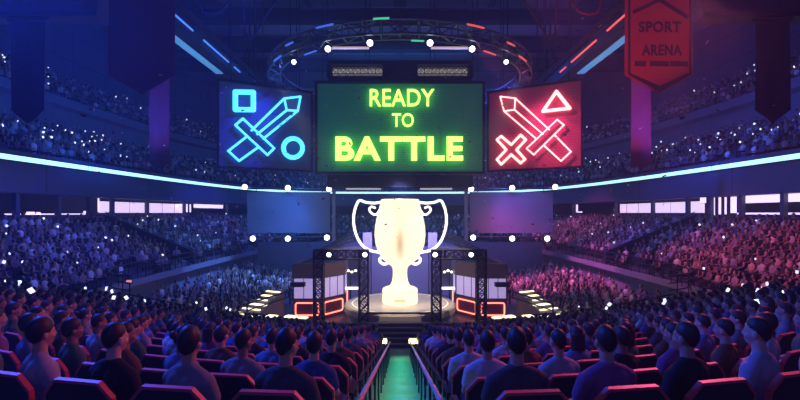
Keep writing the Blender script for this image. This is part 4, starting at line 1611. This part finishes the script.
# overhead gantries the dark banners hang from
for sx, side in ((-1, 'left'), (1, 'right')):
    g = thing('gantry', 'dark boxy overhead gantry at the upper %s corner' % side, 'gantry', (sx * 15.55, 15.2, CZ + 6.95))
    MB().box((0, 0, 1.6), (9.6, 0.6, 3.2)).build('body', mat('gantry_paint', (0.06, 0.05, 0.10), 0.6, 0.1, 0.15, 1), g)
    MB().box((0, -0.35, 0.08), (9.6, 0.1, 0.16)).build('edge', M_dark, g)
    for x in (-3.5, 3.5):
        MB().bar((x, 0, 3.2), (x, 0, 15.8), 0.08).build('hanger', M_dark, g)
    # long catwalk along the hall
    c = thing('catwalk', 'long dark catwalk with neon strips high on the %s' % side, 'catwalk', (sx * 13.4, 30, CZ + 10.25))
    MB().box((0, 0, 0.9), (1.3, 32, 0.9)).build('deck', M_dark, c)
    MB().box((-sx * 0.72, 0, 1.7), (0.08, 32, 0.5)).build('side_panel', M_black, c)
    col = 'red' if sx > 0 else 'blue'
    m = mat('catwalk_%s' % col, (1, 0.3, 0.3) if sx > 0 else (0.2, 0.4, 1), 0.4, emit=(1.0, 0.12, 0.07) if sx > 0 else (0.08, 0.25, 1.0), strength=1.1)
    for y0, y1 in ((-6.5, -4.2), (-2.8, 1.2), (2.2, 3.4)):
        MB().box((-sx * 0.68, (y0 + y1) / 2, 0.95), (0.07, y1 - y0, 0.09)).build('neon_strip', m, c)
    m = mat('cyan_strip', (0.3, 0.7, 1), 0.4, emit=(0.10, 0.42, 0.95), strength=0.5)
    MB().box((sx * 0.3, -3.6, 0.36), (0.5, 11, 0.1)).build('cyan_strip', m, c)
    MB().box((sx * 0.3, 0, 0.42), (0.7, 32, 0.05)).build('tray', M_dark, c)
    for y in (-13, -5, 3, 11):
        MB().bar((0, y, 1.3), (0, y, 12), 0.06).build('hanger', M_dark, c)
    # drooping cable loops
    for i, (pa, pb, pc, Y) in enumerate((((524, 0), (548, 38), (556, 20), 26), ((570, 0), (580, 12), (600, 6), 22))):
        A, B, Cc = [at(400 + sx * (p[0] - 400), p[1], Y) for p in (pa, pb, pc)]
        A = A + (A - B) * 0.4
        up = Cc + Vector((sx * 0.15, 0, 2.2))
        k = MB().tube(smooth_path([A, A.lerp(B, 0.6), B, (B + Cc) / 2 + Vector((sx * 0.12, 0, -0.25)), Cc, up], 8), 0.06, 6)
        o = k.build('drooping_cable', mat('cable_%s' % col, (0.30, 0.04, 0.04) if sx > 0 else (0.05, 0.10, 0.35), 0.4), None, True)
        tag(o, 'slack %s cable loop hanging from the roof at the %s, %s one' % (col, side, 'inner' if i == 0 else 'outer'), 'cable', 'slack cables')
    # open lattice stairs/louvres high beside the catwalk
    for i in range(3):
        x = sx * (12.2 + 0.9 * i + 3)
        o = MB().box((x, 44 + i, 22), (0.16, 0.16, 16)).build('roof_hanger', M_dark)
        tag(o, 'thin vertical roof hanger right behind the %s catwalk, %s from the stage' % (side, ORD[i]), 'hanger', 'roof hangers')

# small lit exit sign
e = thing('exit_sign', 'small red and green lit sign in the dark passage at the left', 'sign', at(129, 282, 21))
MB().box((0, 0, 0.05), (0.24, 0.05, 0.09)).build('red_face', mat('sign_red', (1, .3, .3), 0.4, emit=(1, 0.25, 0.3), strength=0.9), e)
MB().box((0, 0, -0.04), (0.24, 0.05, 0.07)).build('green_face', mat('sign_green', (.3, .6, .4), 0.4, emit=(0.15, 0.4, 0.2), strength=0.7), e)
MB().box((0, 0.05, 0), (0.28, 0.04, 0.22)).build('housing', M_dark, e)
MB().bar((0, 0.05, -3.9), (0, 0.05, 0), 0.03).build('post', M_dark, e)

# ================================================================== CONFETTI
random.seed(33)
cm = {}
for nm, c in (('dark red', (0.30, 0.02, 0.03)), ('black', (0.01, 0.01, 0.015)), ('gold', (0.7, 0.5, 0.15)), ('white', (0.85, 0.85, 0.9)), ('purple', (0.3, 0.08, 0.4))):
    mb = MB()
    nseg = 5
    vs = []
    for i in range(nseg + 1):
        a = (i / nseg - 0.5) * 1.2
        for s in (-1, 1):
            for th in (0, 0.004):
                vs.append((s * 0.03, math.cos(a) * 0.12 + th, math.sin(a) * 0.12))
    fs = []
    for i in range(nseg):
        a, b = i * 4, i * 4 + 4
        fs += [(a, b, b + 2, a + 2), (a + 1, a + 3, b + 3, b + 1), (a, a + 1, b + 1, b), (a + 2, b + 2, b + 3, a + 3)]
    fs += [(0, 2, 3, 1), (nseg * 4, nseg * 4 + 1, nseg * 4 + 3, nseg * 4 + 2)]
    mb.add(vs, fs)
    cm[nm] = mb.mesh('confetti_piece', mat('confetti_' + nm.replace(' ', '_'), c, 0.4, 0, 0.1, 5))
CONF = [(303, 245, 'dark red', 14, 1.6), (309, 248, 'dark red', 15, 0.8), (231, 226, 'dark red', 14, 1.5), (85, 118, 'dark red', 12, 1.2), (88, 110, 'purple', 12, 1.3), (110, 132, 'black', 14, 0.9),
        (189, 156, 'black', 14, 1.2), (209, 156, 'white', 13, 1.2), (190, 110, 'white', 15, 0.8), (295, 30, 'dark red', 16, 0.8), (678, 118, 'black', 12, 1.4), (721, 106, 'black', 13, 1.3), (711, 43, 'white', 13, 1.0),
        (557, 47, 'black', 15, 1.3), (530, 76, 'black', 15, 1.3), (575, 32, 'black', 15, 0.9), (665, 178, 'black', 16, 1.0), (339, 196, 'gold', 15, 1.4), (380, 200, 'gold', 18, 1.2), (453, 188, 'gold', 18, 1.3),
        (339, 211, 'dark red', 16, 1.0), (508, 164, 'dark red', 16, 1.1), (480, 232, 'dark red', 16, 0.9), (492, 212, 'gold', 16, 0.9), (310, 139, 'dark red', 15, 1.0), (291, 113, 'gold', 15, 0.9), (584, 17, 'white', 16, 0.8),
        (602, 27, 'gold', 15, 0.9), (773, 104, 'white', 15, 0.6), (586, 112, 'white', 15, 0.8), (594, 93, 'dark red', 15, 0.8), (688, 265, 'white', 16, 0.8), (773, 265, 'dark red', 12, 0.7), (386, 159, 'gold', 17, 0.9)]
for i in range(230):
    px = 400 + random.choice((-1, 1)) * abs(random.gauss(125, 90))
    CONF.append((px, random.uniform(70, 240), random.choice(['white', 'white', 'white', 'gold', 'dark red', 'black', 'purple']), random.uniform(12, 24), random.uniform(0.45, 0.9)))
for (px, py, nm, Y, s) in CONF:
    o = link('confetti_piece', cm[nm])
    o.location = at(px, py, Y)
    o.rotation_euler = (random.uniform(0, 6.3), random.uniform(0, 6.3), random.uniform(0, 6.3))
    o.scale = (s, s, s)
    tag(o, '%s scrap of confetti falling through the air before the stage' % nm, 'confetti', '%s confetti in the air' % nm)

# ================================================================== LIGHT
wd = bpy.data.worlds.new('world')
wd.use_nodes = True
wd.node_tree.nodes['Background'].inputs[0].default_value = (0.06, 0.12, 0.55, 1)
wd.node_tree.nodes['Background'].inputs[1].default_value = 0.10
S.world = wd


def light(name, kind, loc, aim, col, power, size=1.0, size_y=None, angle=None, blend=0.6, spread=None):
    l = bpy.data.lights.new(name, kind)
    l.color = col
    l.energy = power
    if kind == 'AREA':
        l.shape = 'RECTANGLE' if size_y else 'SQUARE'
        l.size = size
        if size_y: l.size_y = size_y
        if spread: l.spread = math.radians(spread)
    if kind == 'SPOT':
        l.spot_size = math.radians(angle)
        l.spot_blend = blend
        l.shadow_soft_size = size
    if kind == 'POINT':
        l.shadow_soft_size = size
    o = link(name, l)
    o.location = loc
    d = Vector(aim) - Vector(loc)
    o.rotation_euler = d.to_track_quat('-Z', 'Y').to_euler()
    return o


BLUE = (0.012, 0.13, 1.0)
# added roof fill without fixtures, blue on the left and indigo on the right
light('roof_wash_blue', 'AREA', (-16, 34, 29.8), (-16, 34, 0), (0.008, 0.17, 1.0), 2300, 18, 44)
light('roof_wash_indigo', 'AREA', (16, 34, 29.8), (16, 34, 0), (0.06, 0.11, 1.0), 2900, 18, 44)
light('roof_wash_centre', 'AREA', (0, 52, 27.8), (0, 58, 4), (0.02, 0.24, 1.0), 2600, 16, 10)
# stands, left blue and right pink
for Y in (20, 30, 48):
    light('stand_light', 'SPOT', (-5, Y, 20), (-21, Y + 1, 5), (0.06, 0.08, 1.0), 9500, 0.3, angle=44)
    light('stand_light', 'SPOT', (5, Y, 20), (20.5, Y + 1, 4), (1.0, 0.13, 0.50), 9000, 0.3, angle=38)
for sx, c in ((-1, BLUE), (1, (0.03, 0.09, 1.0))):
    light('upper_light', 'SPOT', (sx * 16.5, 29, 13), (sx * 32, 36, 20), c, 2300, 0.5, angle=100)
    light('floor_crowd_light', 'SPOT', (sx * 3, 36, 16), (sx * 13, 36, 0), (0.12, 0.28, 1.0) if sx < 0 else (1.0, 0.14, 0.46), 15000, 0.3, angle=50)
    # unseen spots placed in front to wash the plain screens
    light('screen_wash', 'SPOT', (sx * 10.6, 36.3, 12.6), (sx * 10.6, 40, 7), (0.14, 0.40, 1.0) if sx < 0 else (0.15, 0.30, 1.0), 800, 0.5, angle=95)
    light('wall_wash', 'SPOT', (sx * 6, 36, 12), (sx * 17, 40, 1.5), (0.015, 0.17, 1.0) if sx < 0 else (0.40, 0.08, 0.8), 3500, 0.5, angle=60)
# near block
light('block_blue', 'SPOT', (-10, 10, 14), (0, 5, 5), (0.03, 0.08, 1.0), 11000, 1.2, angle=84, blend=0.7)
light('block_pink', 'SPOT', (9, 12, 13.5), (-1.5, 5, 5), (1.0, 0.13, 0.28), 4200, 1.2, angle=70, blend=0.7)
light('fascia_fill', 'SPOT', (5, 37.5, 18), (24, 30, 9.5), (0.05, 0.10, 1.0), 6000, 0.5, angle=70)  # added indigo fill that turns the right fascia bluer
for sx in (-1, 1):
    light('stage_fill', 'SPOT', (sx * 6.5, 22.5, 14.5), (0, 27.6, 1.4), (1.0, 0.80, 0.58), 9500, 0.3, angle=30)  # added warm fill from both sides to lift the dim stage top
    light('back_wall_wash', 'SPOT', (sx * 9, 40.6, 8.5), (sx * 9.3, 46, 2.4), (0.05, 0.22, 1.0) if sx < 0 else (0.22, 0.16, 0.8), 1300, 0.4, angle=100)  # added fill that brightens the wall under the plain screens
    light('roof_fill', 'SPOT', (sx * 7, 40, 17), (sx * 9, 43, 30), (0.10, 0.26, 1.0) if sx < 0 else (0.16, 0.20, 1.0), 4200, 0.5, angle=110)  # unseen upward fill added to lift the ceiling behind the beam
light('back_violet', 'AREA', (0, -6, 15), (0, 8, 5), (0.10, 0.14, 1.0), 300, 6.0)
# unseen green area light added low between the handrails to tint the aisle
g_ = light('aisle_green', 'AREA', (0, 9.9, row_z(5.48) + 0.4), (0, 9.5 - 0.257, 0), (0.05, 0.85, 0.36), 150, 0.25, 15.0)
g_.rotation_euler = (-math.atan(0.257), 0, 0)
# added orange-red spot that brightens the lettered banner, no fixture there
light('lettered_banner_fill', 'SPOT', (6.5, 9.5, 9.5), (10.8, 18, 15.5), (1.0, 0.12, 0.06), 1900, 0.15, angle=30)
# added red spots that keep the long banners red under the blue wash
light('long_banner_fill', 'SPOT', (17.2, 24, 11.5), (18.9, 33, 15.5), (1.0, 0.12, 0.22), 1700, 0.1, angle=42)
light('long_banner_fill', 'SPOT', (-17.2, 24, 11.5), (-18.9, 33, 15.5), (0.8, 0.10, 0.30), 700, 0.1, angle=42)
# lavender wash round the stage
light('stage_wash', 'SPOT', (0, 28, 16), (0, 28, 0), (1.0, 0.84, 0.66), 3500, 0.5, angle=28)
light('backdrop_wash', 'SPOT', (0, 31, 10), (0, 38, 2), (0.36, 0.34, 1.0), 8000, 0.5, angle=80)

# ================================================================== HAZE
hz = MB().box((0, 34, 15), (76, 78, 29.6)).build('haze', None)
m = bpy.data.materials.new('haze')
m.use_nodes = True
nt = m.node_tree
nt.nodes.remove(nt.nodes['Principled BSDF'])
vs_ = nt.nodes.new('ShaderNodeVolumeScatter')
vs_.inputs['Color'].default_value = (0.55, 0.8, 1.0, 1)
vs_.inputs['Density'].default_value = 0.0036
vs_.inputs['Anisotropy'].default_value = 0.2
nt.links.new(vs_.outputs['Volume'], nt.nodes['Material Output'].inputs['Volume'])
hz.data.materials.clear()
hz.data.materials.append(m)
tag(hz, 'thin stage haze filling the whole arena', 'haze', None, 'stuff')
